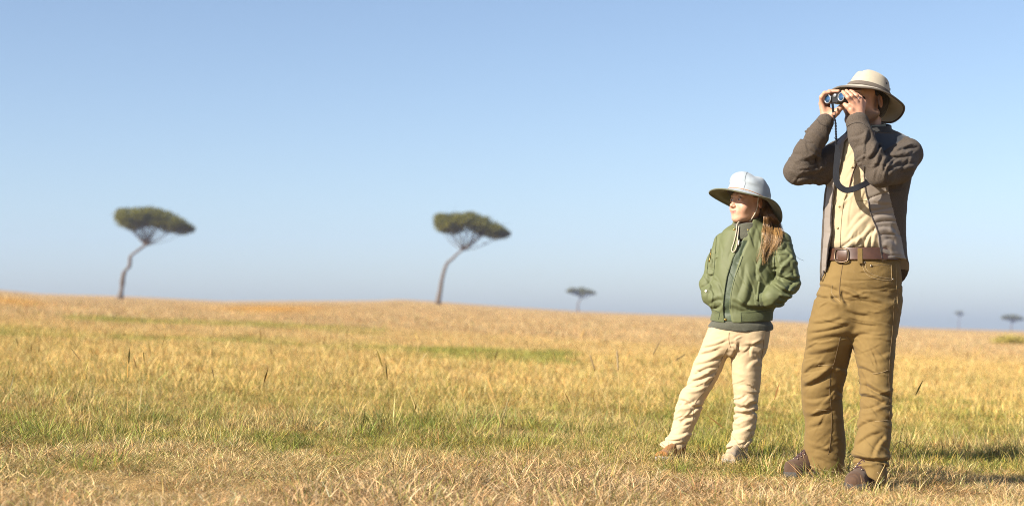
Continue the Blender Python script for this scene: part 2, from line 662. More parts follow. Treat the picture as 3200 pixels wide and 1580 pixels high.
def leaf_cloud(centres, radius, per, size, rs, flat=0.5):
    """many small leaf faces in little clumps"""
    n = len(centres) * per
    c = np.repeat(np.asarray(centres, float), per, 0)
    off = rs.normal(0, 1, (n, 3)) * radius
    off[:, 2] *= flat
    c = c + off
    a = rs.normal(0, 1, (n, 3)); a /= np.linalg.norm(a, axis=1)[:, None]
    a[:, 2] *= 0.5
    b = np.cross(a, rs.normal(0, 1, (n, 3))); b /= np.maximum(np.linalg.norm(b, axis=1)[:, None], 1e-6)
    s = (size * rs.uniform(0.6, 1.4, n))[:, None]
    V = np.stack([c - a * s, c + b * s * 0.5, c + a * s, c - b * s * 0.5], 1).reshape(-1, 3)
    Fc = np.arange(n * 4).reshape(n, 4)
    shade = np.repeat(np.repeat(rs.rand(len(centres)), per) * 0.7 + rs.rand(n) * 0.3, 4)
    return V, Fc, np.column_stack([shade] * 3)


def acacia(label, px, base_py, Y, trunk, r0, top, bot, depth, seed, clumps=700, leaf=0.11, fork=None, limbs=26, group=None, knobs=True):
    """trunk: photo pixels up the stem; top/bot: pixel outline of the flat crown (px, py)"""
    rs = np.random.RandomState(seed)
    u = (px - 1600) / F
    gx = u * Y
    base = Vector((gx, Y, gz(gx, Y)))
    lift = base.z - pix(px, base_py, Y).z                       # keep the traced shape standing on the ground

    def L(x, y, dy=0.0):
        p = pix(x, y, Y) - Vector((base.x, base.y, base.z - lift))
        return Vector((p.x, dy, p.z))
    root = empty('acacia_tree', base)
    tag(root, label, 'tree', group)
    pts = [L(x, y, 0.15 * math.sin(i * 1.7)) for i, (x, y) in enumerate(trunk)]
    pts[0].z -= 0.25
    sp = [Vector(p) for p in smooth_path(pts, 6)]
    rad = []
    for i in range(len(sp)):
        t = i / (len(sp) - 1)
        rr = r0 * (1.0 - 0.55 * t) * (1 + 0.55 * math.exp(-t * 14))
        if knobs:
            rr *= 1 + 0.16 * math.sin(t * 19 + seed) + 0.10 * math.sin(t * 41)
        rad.append(rr)
    g = Geo().tube(sp, rad, 10)
    fk = sp[-1]
    tx = np.array([p[0] for p in top]); ty = np.array([p[1] for p in top])
    bx = np.array([p[0] for p in bot]); by = np.array([p[1] for p in bot])
    x0, x1 = tx.min(), tx.max()
    cen = []
    while len(cen) < clumps:
        x = rs.uniform(x0, x1)
        e = (2 * (x - x0) / (x1 - x0) - 1)
        half = depth * math.sqrt(max(0.03, 1 - e * e)) if abs(e) > 0.75 else depth * 0.85
        dy = rs.uniform(-half, half)
        q = abs(dy) / max(half, 1e-3)
        yt = np.interp(x, tx, ty); yb = np.interp(x, bx, by)
        m = (yt * 0.62 + yb * 0.38)
        yt2 = yt + (m - yt) * q ** 4
        yb2 = yb + (m - yb) * 0.8 * q ** 4
        y = rs.uniform(yt2, yb2)
        if mnoise.noise(Vector((x * 0.045 + seed, dy * 0.5, y * 0.06))) < -0.36:
            continue
        cen.append(L(x, y, dy))
    # spreading limbs that reach into the crown
    for k in range(limbs):
        c = cen[rs.randint(len(cen))]
        tgt = Vector(c)
        bend = fk.lerp(tgt, 0.5) + Vector((rs.normal(0, 0.15), rs.normal(0, 0.25), -0.10 * (tgt - fk).length * rs.uniform(-0.3, 1.2)))
        path = [Vector(p) for p in smooth_path([fk - Vector((0, 0, 0.12)), bend, tgt], 5)]
        th = r0 * rs.uniform(0.12, 0.36)
        g.tube(path, [th * (1 - 0.85 * i / (len(path) - 1)) for i in range(len(path))], 6)
        for t in range(4):
            i = rs.randint(4, len(path) - 1)
            e2 = path[i] + Vector((rs.normal(0, 0.9), rs.normal(0, 0.9), abs(rs.normal(0, 0.7)))) * (r0 / 0.25)
            g.tube([path[i], path[i].lerp(e2, 0.5) + Vector((0, 0, 0.12)), e2], [th * 0.35, th * 0.25, th * 0.06], 4, False)
    g.obj('trunk', BARK, root)
    sc = r0 / 0.25
    V, Fc, C = leaf_cloud(cen, 0.20 * sc, 22, leaf, rs)
    mesh_obj('crown', V, Fc, LEAF, root, smooth=False, col=C)
    return root


def zl(pts):      # zoom coordinates of the stepped-trunk tree -> photo pixels
    return [(340 + a * 0.2674, 620 + b * 0.2673) for a, b in pts]


def zr(pts):
    return [(1330 + a * 0.2594, 640 + b * 0.2594) for a, b in pts]


CROWN_T = [(100, 150), (125, 112), (240, 118), (350, 108), (500, 100), (620, 122), (720, 160), (770, 205), (850, 240), (920, 295), (965, 350)]
CROWN_B = [(100, 265), (140, 318), (220, 345), (320, 375), (400, 330), (480, 320), (560, 330), (620, 380), (700, 395), (760, 405), (830, 416), (920, 402), (965, 368)]
acacia('leaning flat topped acacia with a knobbly stepped trunk on the grassy crest', 375, 936, 225,
       zl([(130, 1150), (150, 1040), (165, 930), (190, 850), (238, 790), (248, 690), (268, 665), (330, 615), (430, 540)]), 0.33,
       zl(CROWN_T), zl(CROWN_B), 3.9, 3, clumps=1700, group='flat topped acacias on the plain')
acacia('leaning flat topped acacia with a smooth evenly curving trunk on the grassy crest', 1368, 956, 225,
       zr([(145, 1180), (175, 1040), (195, 920), (225, 800), (262, 710), (320, 660), (380, 600), (455, 545)]), 0.31,
       [(a + 0, b) for a, b in zr([(a + 25, b) for a, b in CROWN_T])], zr([(a + 25, b) for a, b in CROWN_B]), 3.9, 8, clumps=1650,
       group='flat topped acacias on the plain', knobs=False)


def small_acacia(label, px, base_py, Y, cx, ctop, cbot, half, r0, seed, clumps, depth, group):
    top = [(cx - half, ctop + (cbot - ctop) * 0.40), (cx - half * 0.75, ctop + (cbot - ctop) * 0.08), (cx, ctop), (cx + half * 0.5, ctop + (cbot - ctop) * 0.2), (cx + half, ctop + (cbot - ctop) * 0.62)]
    bot = [(cx - half, ctop + (cbot - ctop) * 0.5), (cx - half * 0.6, ctop + (cbot - ctop) * 0.78), (cx, cbot), (cx + half * 0.6, ctop + (cbot - ctop) * 0.92), (cx + half, ctop + (cbot - ctop) * 0.75)]
    acacia(label, px, base_py, Y, [(px, base_py), (px + 1, (base_py + cbot) / 2), (cx, cbot + (cbot - ctop) * 0.25)], r0, top, bot, depth, seed,
           clumps, leaf=0.26, limbs=12, group=group, knobs=False)


small_acacia('small umbrella acacia with a thin lens shaped crown on the far slope', 1806, 972, 640, 1816, 896, 922, 43, 0.42, 21, 300, 5.0, 'flat topped acacias on the plain')
small_acacia('tiny pale distant acacia just beyond the man, faintest of the trees', 2996, 1031, 1080, 2999, 975, 988, 13, 0.40, 22, 90, 2.6, 'flat topped acacias on the plain')
small_acacia('pale distant acacia with a flat oval crown beside the yellow shrub', 3160, 1040, 800, 3164, 990, 1009, 33, 0.42, 23, 220, 4.6, 'flat topped acacias on the plain')


def shrub(label, px, Y, half, h, seed):
    rs = np.random.RandomState(seed)
    gx = (px - 1600) / F * Y
    root = empty('shrub', (gx, Y, gz(gx, Y)))
    tag(root, label, 'shrub')
    cen = []
    for k in range(150):
        x = rs.normal(0, half * 0.5); y = rs.normal(0, half * 0.4)
        z = h * rs.uniform(0.15, 1) * math.exp(-(x / half) ** 2)
        cen.append((x, y, z))
        if k % 12 == 0:
            Geo().tube([(x * 0.5, y * 0.5, -0.05), (x * 0.8, y * 0.8, z * 0.5), (x, y, z)], [0.02, 0.014, 0.005], 4).obj('stem', BARK, root)
    V, Fc, C = leaf_cloud(cen, 0.13, 22, 0.055, rs, 0.8)
    mesh_obj('foliage', V, Fc, SHRUB_LEAF, root, smooth=False, col=C)


shrub('low yellow green shrub spreading below the pale oval acacia', 3165, 78, 1.0, 0.34, 31)

# ------------------------------------------------------------------ implicit surfaces -> meshes
def smin(a, b, k):
    if k <= 0:
        return np.minimum(a, b)
    h = np.clip(0.5 + 0.5 * (b - a) / k, 0, 1)
    return b + (a - b) * h - k * h * (1 - h)


def smax(a, b, k):
    return -smin(-a, -b, k)


def v3(p):
    return np.array([p[0], p[1], p[2]], np.float32)


def capsule(P, a, b, ra, rb):
    a, b = v3(a), v3(b)
    ab = b - a
    t = np.clip(((P - a) @ ab) / max(float(ab @ ab), 1e-9), 0, 1)
    return np.linalg.norm(P - a - t[:, None] * ab, axis=1) - (ra + (rb - ra) * t)


def chain(P, pts, rad, k=0.01):
    d = None
    for i in range(len(pts) - 1):
        c = capsule(P, pts[i], pts[i + 1], rad[i], rad[i + 1])
        d = c if d is None else smin(d, c, k)
    return d


def ellipsoid(P, c, r, rot=None):
    q = P - v3(c)
    if rot is not None:
        q = q @ rot                                        # columns of rot are the ellipsoid axes
    r = np.array(r, np.float32)
    k0 = np.linalg.norm(q / r, axis=1)
    k1 = np.linalg.norm(q / (r * r), axis=1)
    return k0 * (k0 - 1) / np.maximum(k1, 1e-6)


def dense(sec, n=160):
    """smoothly resample rows keyed by the first column (monotone cubic)"""
    s = np.array(sorted(sec), float)
    x = s[:, 0]
    q = np.linspace(x[0], x[-1], n)
    out = [q]
    h = np.diff(x)
    for c in range(1, s.shape[1]):
        y = s[:, c]
        dl = np.diff(y) / h
        m = np.empty(len(x))
        m[0], m[-1] = dl[0], dl[-1]
        for i in range(1, len(x) - 1):
            m[i] = 0 if dl[i - 1] * dl[i] <= 0 else 2 * dl[i - 1] * dl[i] / (dl[i - 1] + dl[i])
        i = np.clip(np.searchsorted(x, q) - 1, 0, len(h) - 1)
        t = (q - x[i]) / h[i]
        out.append((2 * t ** 3 - 3 * t ** 2 + 1) * y[i] + (t ** 3 - 2 * t ** 2 + t) * h[i] * m[i] + (-2 * t ** 3 + 3 * t ** 2) * y[i + 1] + (t ** 3 - t ** 2) * h[i] * m[i + 1])
    return np.array(out, np.float32)


class Loft:
    """stack of ellipses; rows (z, cx, cy, rx, ry)"""
    def __init__(self, rows, cap=0.01, p=2.0):
        self.t = dense(rows)
        self.z0, self.z1 = float(self.t[0][0]), float(self.t[0][-1])
        self.cap, self.p = cap, p

    def at(self, z):
        return [np.interp(z, self.t[0], self.t[i]) for i in range(1, 5)]

    def __call__(self, P, off=0.0):
        z = P[:, 2]
        cx, cy, rx, ry = [a.astype(np.float32) for a in self.at(z)]
        rx, ry = rx + off, ry + off
        x, y = P[:, 0] - cx, P[:, 1] - cy
        if self.p == 2.0:
            k0 = np.sqrt((x / rx) ** 2 + (y / ry) ** 2)
        else:
            k0 = (np.abs(x / rx) ** self.p + np.abs(y / ry) ** self.p) ** (1 / self.p)
        k1 = np.sqrt((x / rx ** 2) ** 2 + (y / ry ** 2) ** 2)
        d = np.where(k0 < 0.2, (k0 - 1) * np.minimum(rx, ry), k0 * (k0 - 1) / np.maximum(k1, 1e-4))
        d = smax(d, self.z0 - off - z, self.cap)
        return smax(d, z - self.z1 - off, self.cap)


def axis_grid(lo, hi, h, fine=None):
    """grid coordinates, optionally with a finer stretch (lo, hi, h)"""
    if fine is None:
        return np.arange(lo, hi + h, h)
    a, b, hf = fine
    parts = []
    if a > lo: parts.append(np.arange(lo, a, h))
    parts.append(np.arange(max(a, lo), min(b, hi), hf))
    if b < hi: parts.append(np.arange(b, hi + h, h))
    return np.concatenate(parts)


def mesh_sdf(f, xs, ys, zs, blk=8, chunk=600000, slack=1.25):
    ax = []
    for a in (xs, ys, zs):
        n = (-len(a)) % blk
        st = a[-1] - a[-2]
        ax.append(np.concatenate([a, a[-1] + st * np.arange(1, n + 1)]).astype(np.float32))
    nb = [len(a) // blk for a in ax]
    cen = [a.reshape(-1, blk).mean(1) for a in ax]
    hw = [(a.reshape(-1, blk)[:, -1] - a.reshape(-1, blk)[:, 0]) / 2 * 1.15 for a in ax]
    gx, gy, gzz = np.meshgrid(*cen, indexing='ij')
    hx, hy, hz = np.meshgrid(*hw, indexing='ij')
    bp = np.column_stack([gx.ravel(), gy.ravel(), gzz.ravel()])
    bd = f(bp)
    keep = np.abs(bd) < np.sqrt(hx ** 2 + hy ** 2 + hz ** 2).ravel() * slack + 0.006
    D = np.where(bd < 0, -1.0, 1.0).astype(np.float32).reshape(nb)
    D = D.repeat(blk, 0).repeat(blk, 1).repeat(blk, 2)
    kb = np.column_stack(np.unravel_index(np.nonzero(keep)[0], nb))
    o = np.stack(np.meshgrid(*[np.arange(blk)] * 3, indexing='ij'), -1).reshape(-1, 3)
    step = max(1, chunk // blk ** 3)
    for s in range(0, len(kb), step):
        idx = (kb[s:s + step, None, :] * blk + o[None]).reshape(-1, 3)
        P = np.column_stack([ax[i][idx[:, i]] for i in range(3)])
        D[idx[:, 0], idx[:, 1], idx[:, 2]] = f(P)
    I = D < 0
    c = I[:-1, :-1, :-1].astype(np.uint8)
    for dx in (0, 1):
        for dy in (0, 1):
            for dz in (0, 1):
                if dx + dy + dz:
                    c = c + I[dx:I.shape[0] - 1 + dx, dy:I.shape[1] - 1 + dy, dz:I.shape[2] - 1 + dz]
    act = (c > 0) & (c < 8)
    ai = np.column_stack(np.nonzero(act))
    vid = np.full(act.shape, -1, np.int32)
    vid[act] = np.arange(len(ai))
    acc = np.zeros((len(ai), 3)); cnt = np.zeros(len(ai))
    for d in range(3):
        e = [1, 1, 1]; e[d] = 0
        for s in range(4):
            of = [0, 0, 0]
            oth = [i for i in range(3) if i != d]
            of[oth[0]], of[oth[1]] = s & 1, s >> 1
            i0 = ai + of
            i1 = i0.copy(); i1[:, d] += 1
            a = D[i0[:, 0], i0[:, 1], i0[:, 2]]; b = D[i1[:, 0], i1[:, 1], i1[:, 2]]
            m = (a < 0) != (b < 0)
            t = np.where(m, a / np.where(m, a - b, 1), 0)
            p = np.column_stack([ax[k][i0[:, k]] for k in range(3)]).astype(float)
            p[:, d] += t * (ax[d][i1[:, d]] - ax[d][i0[:, d]])
            acc[m] += p[m]; cnt[m] += 1
    V = acc / np.maximum(cnt, 1)[:, None]
    Q = []
    for d in range(3):
        sl0 = [slice(1, -1)] * 3; sl1 = [slice(1, -1)] * 3
        sl0[d], sl1[d] = slice(0, -1), slice(1, None)
        a, b = I[tuple(sl0)], I[tuple(sl1)]
        e = np.column_stack(np.nonzero(a != b))
        flip = a[a != b]
        oth = [(d + 1) % 3, (d + 2) % 3]
        e[:, oth[0]] += 1; e[:, oth[1]] += 1
        q = []
        for (p1, p2) in ((0, 0), (1, 0), (1, 1), (0, 1)):
            w = e.copy(); w[:, oth[0]] -= p1; w[:, oth[1]] -= p2
            q.append(vid[w[:, 0], w[:, 1], w[:, 2]])
        q = np.column_stack(q)
        q[~flip] = q[~flip][:, ::-1]
        Q.append(q)
    Q = np.concatenate(Q)
    Q = Q[(Q >= 0).all(1)]
    # pull the vertices onto the surface
    eps = 0.0012
    for _ in range(1):
        P = V.astype(np.float32)
        d0 = f(P)
        g = np.column_stack([f(P + np.eye(3, dtype=np.float32)[i] * eps) - d0 for i in range(3)]) / eps
        g2 = np.maximum((g * g).sum(1), 0.2)
        V = V - np.clip(d0 / g2, -0.003, 0.003)[:, None] * g
    return V, Q


def split_mesh(V, Q, lab):
    """pieces of a mesh by an integer label per face"""
    out = {}
    for l in np.unique(lab):
        q = Q[lab == l]
        u, inv = np.unique(q.ravel(), return_inverse=True)
        out[int(l)] = (V[u], inv.reshape(q.shape))
    return out


# crumple noise: sums of warped sine waves, ridged into cloth folds
def crumple(P, scale, seed, stretch=(1, 1, 1), n=5):
    rs = np.random.RandomState(seed)
    st = np.array(stretch, np.float32)
    q = P * st * scale
    o = np.zeros(len(P), np.float32)
    w = np.sin(q[:, [1, 2, 0]] * 0.7 + 1.3) * 0.9
    for i in range(n):
        k = rs.normal(0, 1, 3).astype(np.float32)
        k *= (1.0 + 0.45 * i) / np.linalg.norm(k)
        o += (1 - 2 * np.abs(np.sin((q + w) @ k + rs.uniform(0, 6.28)))) / (1 + 0.55 * i)
    return o / n * 1.6


class Person:
    """local frame: world minus base; photo pixels give direction, dy the depth from the body's plane"""
    def __init__(self, base, Y):
        self.base = Vector(base)
        self.Y = Y

    def M(self, px, py, dy=0.0):
        p = pix(px, py, self.Y + dy) - self.base
        return np.array(p, np.float32)

    def row(self, py, xl, xr, dy, ry):
        a, b = self.M(xl, py, dy), self.M(xr, py, dy)
        return (a[2], (a[0] + b[0]) / 2, a[1], (b[0] - a[0]) / 2, ry)

    def pxpy(self, P):
        return project(P + np.array(self.base, np.float32))

    def folds(self, P, lst, yc, spread=0.03):
        """lst: (x0, y0, x1, y1, amp mm, width px, side); crease with a raised lip on one side, on the near face"""
        px, py = self.pxpy(P)
        out = np.zeros(len(P), np.float32)
        front = 1 / (1 + np.exp(np.clip((P[:, 1] - yc) / spread * 2, -20, 20)))
        near = np.nonzero(front > 0.02)[0]
        near = near[np.argsort(py[near])]
        sx, sy = px[near], py[near]
        acc = np.zeros(len(near), np.float32)
        for (x0, y0, x1, y1, amp, w, side) in lst:
            L = math.hypot(x1 - x0, y1 - y0)
            ux, uy = (x1 - x0) / L, (y1 - y0) / L
            pad = 5 * w + 0.25 * L
            lo, hi = np.searchsorted(sy, (min(y0, y1) - pad, max(y0, y1) + pad))
            if hi <= lo:
                continue
            m = lo + np.nonzero(np.abs(sx[lo:hi] - (x0 + x1) / 2) < abs(x1 - x0) / 2 + pad)[0]
            if len(m) == 0:
                continue
            qx, qy = sx[m] - x0, sy[m] - y0
            tm = (qx * ux + qy * uy) / L
            sm = (-qx * uy + qy * ux) / w
            # gentle bow so that creases are not ruler-straight
            sm = sm + 0.7 * np.sin(3.14 * np.clip(tm, 0, 1)) * (1 if (x0 + y1) % 2 < 1 else -1)
            win = np.clip((tm + 0.22) / 0.4, 0, 1) * np.clip((1.22 - tm) / 0.4, 0, 1)
            win = win * win * (3 - 2 * win)
            prof = -np.exp(-np.sqrt(sm * sm + 0.05) * 1.35)
            if abs(side) > 0.5:
                prof = 1.7 * prof + 1.05 * np.exp(-((sm - 1.55 * side) / 1.2) ** 2)
            acc[m] += win * prof * amp * 0.001
        out[near] = acc
        return out * front

    def hit(self, f, px, py, off=0.0, t0=None):
        """where the sight line through a photo pixel meets the surface f (local coordinates)"""
        d = ray(px, py)
        o = Vector((0, 0, EYE)) - self.base
        t = t0 or (self.Y - 0.75)
        for _ in range(90):
            p = o + d * t
            v = float(f(np.array([p], np.float32))[0]) - off
            if v < 0.0006:
                break
            t += max(v * 0.75, 0.0006)
            if t > self.Y + 1.0:
                break
        return p

    def path(self, f, pts, off=0.0, n=5):
        return [self.hit(f, x, y, off) for x, y in smooth_path(pts, n)]


def rot_z(a):
    c, s = math.cos(a), math.sin(a)
    return np.array([[c, -s, 0], [s, c, 0], [0, 0, 1]], np.float32)


def rot_x(a):
    c, s = math.cos(a), math.sin(a)
    return np.array([[1, 0, 0], [0, c, -s], [0, s, c]], np.float32)


def rot_y(a):
    c, s = math.cos(a), math.sin(a)
    return np.array([[c, 0, s], [0, 1, 0], [-s, 0, c]], np.float32)


def skin_material(name):
    m, nt, p, out = new_mat(name)
    a = N(nt, 'ShaderNodeVertexColor', layer_name='col')
    tc = N(nt, 'ShaderNodeTexCoord')
    n1 = N(nt, 'ShaderNodeTexNoise', i_Scale=70.0, i_Detail=4.0)
    nt.links.new(tc.outputs['Object'], n1.inputs['Vector'])
    r = N(nt, 'ShaderNodeMapRange', i_1=0.3, i_2=0.7, i_3=0.9, i_4=1.08)
    nt.links.new(n1.outputs['Fac'], r.inputs[0])
    c = mix_rgb(nt, 1.0, a.outputs[0], r.outputs[0], 'MULTIPLY')
    nt.links.new(c, p.inputs['Base Color'])
    p.inputs['Roughness'].default_value = 0.48
    p.inputs['Specular IOR Level'].default_value = 0.4
    p.inputs['Subsurface Weight'].default_value = 0.12
    p.inputs['Subsurface Radius'].default_value = (1.0, 0.35, 0.2)
    p.inputs['Subsurface Scale'].default_value = 0.006
    b = N(nt, 'ShaderNodeBump', i_Strength=0.12, i_Distance=0.001)
    n2 = N(nt, 'ShaderNodeTexNoise', i_Scale=500.0)
    nt.links.new(tc.outputs['Object'], n2.inputs['Vector'])
    nt.links.new(n2.outputs['Fac'], b.inputs['Height'])
    nt.links.new(b.outputs[0], p.inputs['Normal'])
    return m


def head_sdf(q, s=1.0, jaw=1.0, child=False):
    """q: head frame, facing -y, centre between the ears; s scales a 0.225 m head"""
    q = q / s
    X = np.abs(q[:, 0])
    m = np.column_stack([X, q[:, 1], q[:, 2]])
    E = (0.031, -0.0700, 0.004) if child else (0.031, -0.0700, 0.006)
    d = ellipsoid(q, (0, 0.018, 0.038), (0.074, 0.092, 0.062)) if not child else ellipsoid(q, (0, 0.018, 0.040), (0.073, 0.092, 0.072))
    if child:
        d = smin(d, ellipsoid(q, (0, -0.020, -0.026), (0.062 * jaw, 0.068, 0.074)), 0.03)
        d = smin(d, capsule(m, (0.046 * jaw, 0.014, -0.050), (0.014, -0.062, -0.086), 0.014, 0.018), 0.035)
        d = smin(d, ellipsoid(q, (0, -0.070, -0.087), (0.019, 0.016, 0.015)), 0.018)
        d = smin(d, ellipsoid(m, (0.036, -0.056, -0.034), (0.026, 0.024, 0.028)), 0.022)
        d = smin(d, capsule(m, (0.008, -0.078, 0.026), (0.040, -0.066, 0.026), 0.008, 0.008), 0.022)
        d = smax(d, -ellipsoid(m, (0.030, -0.096, 0.006), (0.018, 0.018, 0.0105)), 0.014)
        d = smin(d, capsule(q, (0, -0.080, 0.008), (0, -0.098, -0.024), 0.0060, 0.0080), 0.014)
        d = smin(d, ellipsoid(q, (0, -0.1005, -0.026), (0.0095, 0.0090, 0.0085)), 0.008)
        d = smin(d, ellipsoid(m, (0.0110, -0.092, -0.030), (0.0070, 0.0090, 0.0065)), 0.006)
        d = smax(d, -ellipsoid(m, (0.0058, -0.097, -0.0365), (0.0030, 0.0045, 0.0025)), 0.002)
        d = smin(d, ellipsoid(q, (0, -0.076, -0.056), (0.026, 0.014, 0.019)), 0.016)
        lw = (0.0230, 0.0200, 0.0275)
    else:
        d = smin(d, ellipsoid(q, (0, -0.022, -0.030), (0.060 * jaw, 0.066, 0.078)), 0.03)
        d = smin(d, capsule(m, (0.050 * jaw, 0.018, -0.055), (0.016, -0.068, -0.092), 0.014, 0.018), 0.03)
        d = smin(d, ellipsoid(q, (0, -0.074, -0.094), (0.022, 0.016, 0.016)), 0.014)
        d = smin(d, ellipsoid(m, (0.036, -0.058, -0.030), (0.024, 0.022, 0.026)), 0.018)
        d = smin(d, capsule(m, (0.008, -0.080, 0.026), (0.042, -0.066, 0.026), 0.010, 0.009), 0.016)
        d = smax(d, -ellipsoid(m, (0.031, -0.094, 0.008), (0.019, 0.018, 0.0125)), 0.010)
        d = smin(d, capsule(q, (0, -0.083, 0.012), (0, -0.103, -0.026), 0.0075, 0.0095), 0.010)
        d = smin(d, ellipsoid(q, (0, -0.1035, -0.029), (0.0105, 0.0105, 0.0095)), 0.006)
        d = smin(d, ellipsoid(m, (0.0125, -0.093, -0.032), (0.0075, 0.0105, 0.0075)), 0.005)
        d = smax(d, -ellipsoid(m, (0.0065, -0.100, -0.0395), (0.0035, 0.005, 0.003)), 0.002)
        d = smin(d, ellipsoid(q, (0, -0.078, -0.058), (0.028, 0.014, 0.020)), 0.012)
        lw = (0.019, 0.0165, 0.0225)
    lipz = 0.0030 * np.clip(X / 0.02, 0, 1.2) ** 2                                                            # corners lifted
    ql = np.column_stack([q[:, 0], q[:, 1] - 0.30 * X * np.clip(X / 0.02, 0, 1), q[:, 2] - lipz])
    d = smin(d, ellipsoid(ql, (0, -0.0885, -0.0535), (lw[0], 0.0050, 0.0038)), 0.004)
    d = smin(d, ellipsoid(ql, (0, -0.0870, -0.0620), (lw[1], 0.0055, 0.0046)), 0.004)
    d = smax(d, -ellipsoid(ql, (0, -0.0945, -0.0575), (lw[2], 0.0050, 0.0011)), 0.0015)
    # lids
    e_ = np.array(E, np.float32)
    rad = np.linalg.norm(m - e_, axis=1)
    lid = np.abs(rad - 0.0142) - 0.0016
    hh = 0.0040 if child else 0.0050
    op = ellipsoid(m, (E[0], E[1] - 0.015, E[2] - 0.0006), (0.0125, 0.013, hh))
    lid = smax(lid, -op, 0.001)
    d = smin(smax(d, -(rad - 0.0122), 0.001), lid, 0.004)
    # ears
    e = m - np.array([0.074, 0.016, -0.004], np.float32)
    e = e @ rot_y(-0.18) @ rot_z(0.40)
    ear = ellipsoid(e, (0, 0, 0), (0.0075, 0.019, 0.031))
    ear = smax(ear, -ellipsoid(e, (0.0085, -0.003, 0.002), (0.0085, 0.0115, 0.021)), 0.004)
    ear = smin(ear, ellipsoid(e, (0.001, -0.007, -0.006), (0.004, 0.006, 0.009)), 0.004)
    d = smin(d, ear, 0.006)
    return d * s


def head_paint(q, s, skin, lip, brow, stubble=None, blush=None):
    q = q / s
    X = np.abs(q[:, 0])
    c = np.tile(np.array(skin, np.float32), (len(q), 1))

    def blend(w, col):
        nonlocal c
        w = np.clip(w, 0, 1)[:, None]
        c = c * (1 - w) + np.array(col, np.float32) * w
    front = np.clip((-q[:, 1] - 0.02) / 0.02, 0, 1)
    if blush is not None:
        blend(0.6 * np.exp(-(((X - 0.042) / 0.02) ** 2 + ((q[:, 2] + 0.028) / 0.022) ** 2)) * front, blush)
        blend(0.5 * np.exp(-((X / 0.014) ** 2 + ((q[:, 2] + 0.030) / 0.014) ** 2)) * (q[:, 1] < -0.09), blush)
        blend(0.6 * np.clip((X - 0.070) / 0.006, 0, 1) * (q[:, 1] > -0.012), blush)
    if stubble is not None:
        w = np.clip((-q[:, 2] - 0.038) / 0.022, 0, 1) * np.clip((0.045 - q[:, 1]) / 0.02, 0, 1)
        w = np.maximum(w, np.exp(-((q[:, 1] - 0.000) / 0.014) ** 2) * np.clip((X - 0.05) / 0.01, 0, 1) * (q[:, 2] < 0.03))
        blend(0.85 * w, stubble)
    lz = q[:, 2] - 0.0025 * np.clip(X / 0.02, 0, 1.2) ** 2
    w = np.exp(-(np.clip(np.abs(lz + 0.0578) - 0.0062, 0, 1) / 0.0016) ** 2) * np.clip((0.0245 - X) / 0.003, 0, 1) * (q[:, 1] < -0.068)
    w = w * np.clip(1.15 - (X / 0.021) ** 2 * 0.5, 0, 1)
    blend(w, lip)
    w = np.exp(-((q[:, 2] - 0.0265 - 0.006 * np.sin((X - 0.01) / 0.04 * 2.6)) / 0.0036) ** 2) * np.clip((X - 0.010) / 0.006, 0, 1) * np.clip((0.052 - X) / 0.008, 0, 1) * (q[:, 1] < -0.04)
    blend(0.8 * w, brow)
    w = np.exp(-((np.linalg.norm(np.column_stack([(X - 0.031) / 1.05, q[:, 2] - 0.0075]), axis=1) - 0.0115) / 0.0020) ** 2) * (q[:, 1] < -0.06) * (q[:, 2] > 0.006)
    blend(0.75 * w, tuple(x * 0.5 for x in brow))
    return c


def eye_mesh(name, centre, r, look, iris, parent, mat):
    """eyeball with painted iris and pupil"""
    V, Fc, C = [], [], []
    look = Vector(look).normalized()
    a = look.orthogonal().normalized(); b = look.cross(a)
    nr, ns = 14, 18
    for i in range(nr + 1):
        th = math.pi * i / nr * 0.75
        for k in range(ns):
            ph = 2 * math.pi * k / ns
            d = look * math.cos(th) + (a * math.cos(ph) + b * math.sin(ph)) * math.sin(th)
            V.append(Vector(centre) + d * r)
            C.append((0.01, 0.01, 0.01) if th < 0.2 else (iris if th < 0.52 else (0.62, 0.58, 0.55)))
    for i in range(nr):
        for k in range(ns):
            k2 = (k + 1) % ns
            Fc.append((i * ns + k, (i + 1) * ns + k, (i + 1) * ns + k2, i * ns + k2))
    return mesh_obj(name, V, Fc, mat, parent, True, col=np.array(C))


def eye_material():
    m, nt, p, out = new_mat('eye')
    a = N(nt, 'ShaderNodeVertexColor', layer_name='col')
    nt.links.new(a.outputs[0], p.inputs['Base Color'])
    p.inputs['Roughness'].default_value = 0.08
    return m


EYE_MAT = eye_material()


def hat_mesh(person, name, centre, rot, prof, ell, droop, thick=0.004, n=72):
    """prof: list of (radius, height) from the crown's top to the brim's edge; ell: (side, front) stretch; droop(angle, t) added over the brim.
    returns function surface(angle, index) and adds nothing"""
    P = smooth_path(prof, 4)
    rows = []
    rb = prof[-1][0]
    for (r, h) in P:
        ring = []
        for k in range(n):
            a = 2 * math.pi * k / n
            q = np.array([math.sin(a) * r * ell[0], -math.cos(a) * r * ell[1], h])
            q = droop(q, a, r)
            ring.append(q)
        rows.append(ring)
    return rows


def rings_obj(name, rows, mat, parent, xf, close_top=False, col=None):
    n = len(rows[0])
    V = [xf(q) for ring in rows for q in ring]
    Fc = []
    for i in range(len(rows) - 1):
        for k in range(n):
            a, b = i * n + k, i * n + (k + 1) % n
            Fc.append((a, a + n, b + n, b))
    if close_top:
        Fc.append(tuple(range(n)))
    return mesh_obj(name, V, Fc, mat, parent, True)


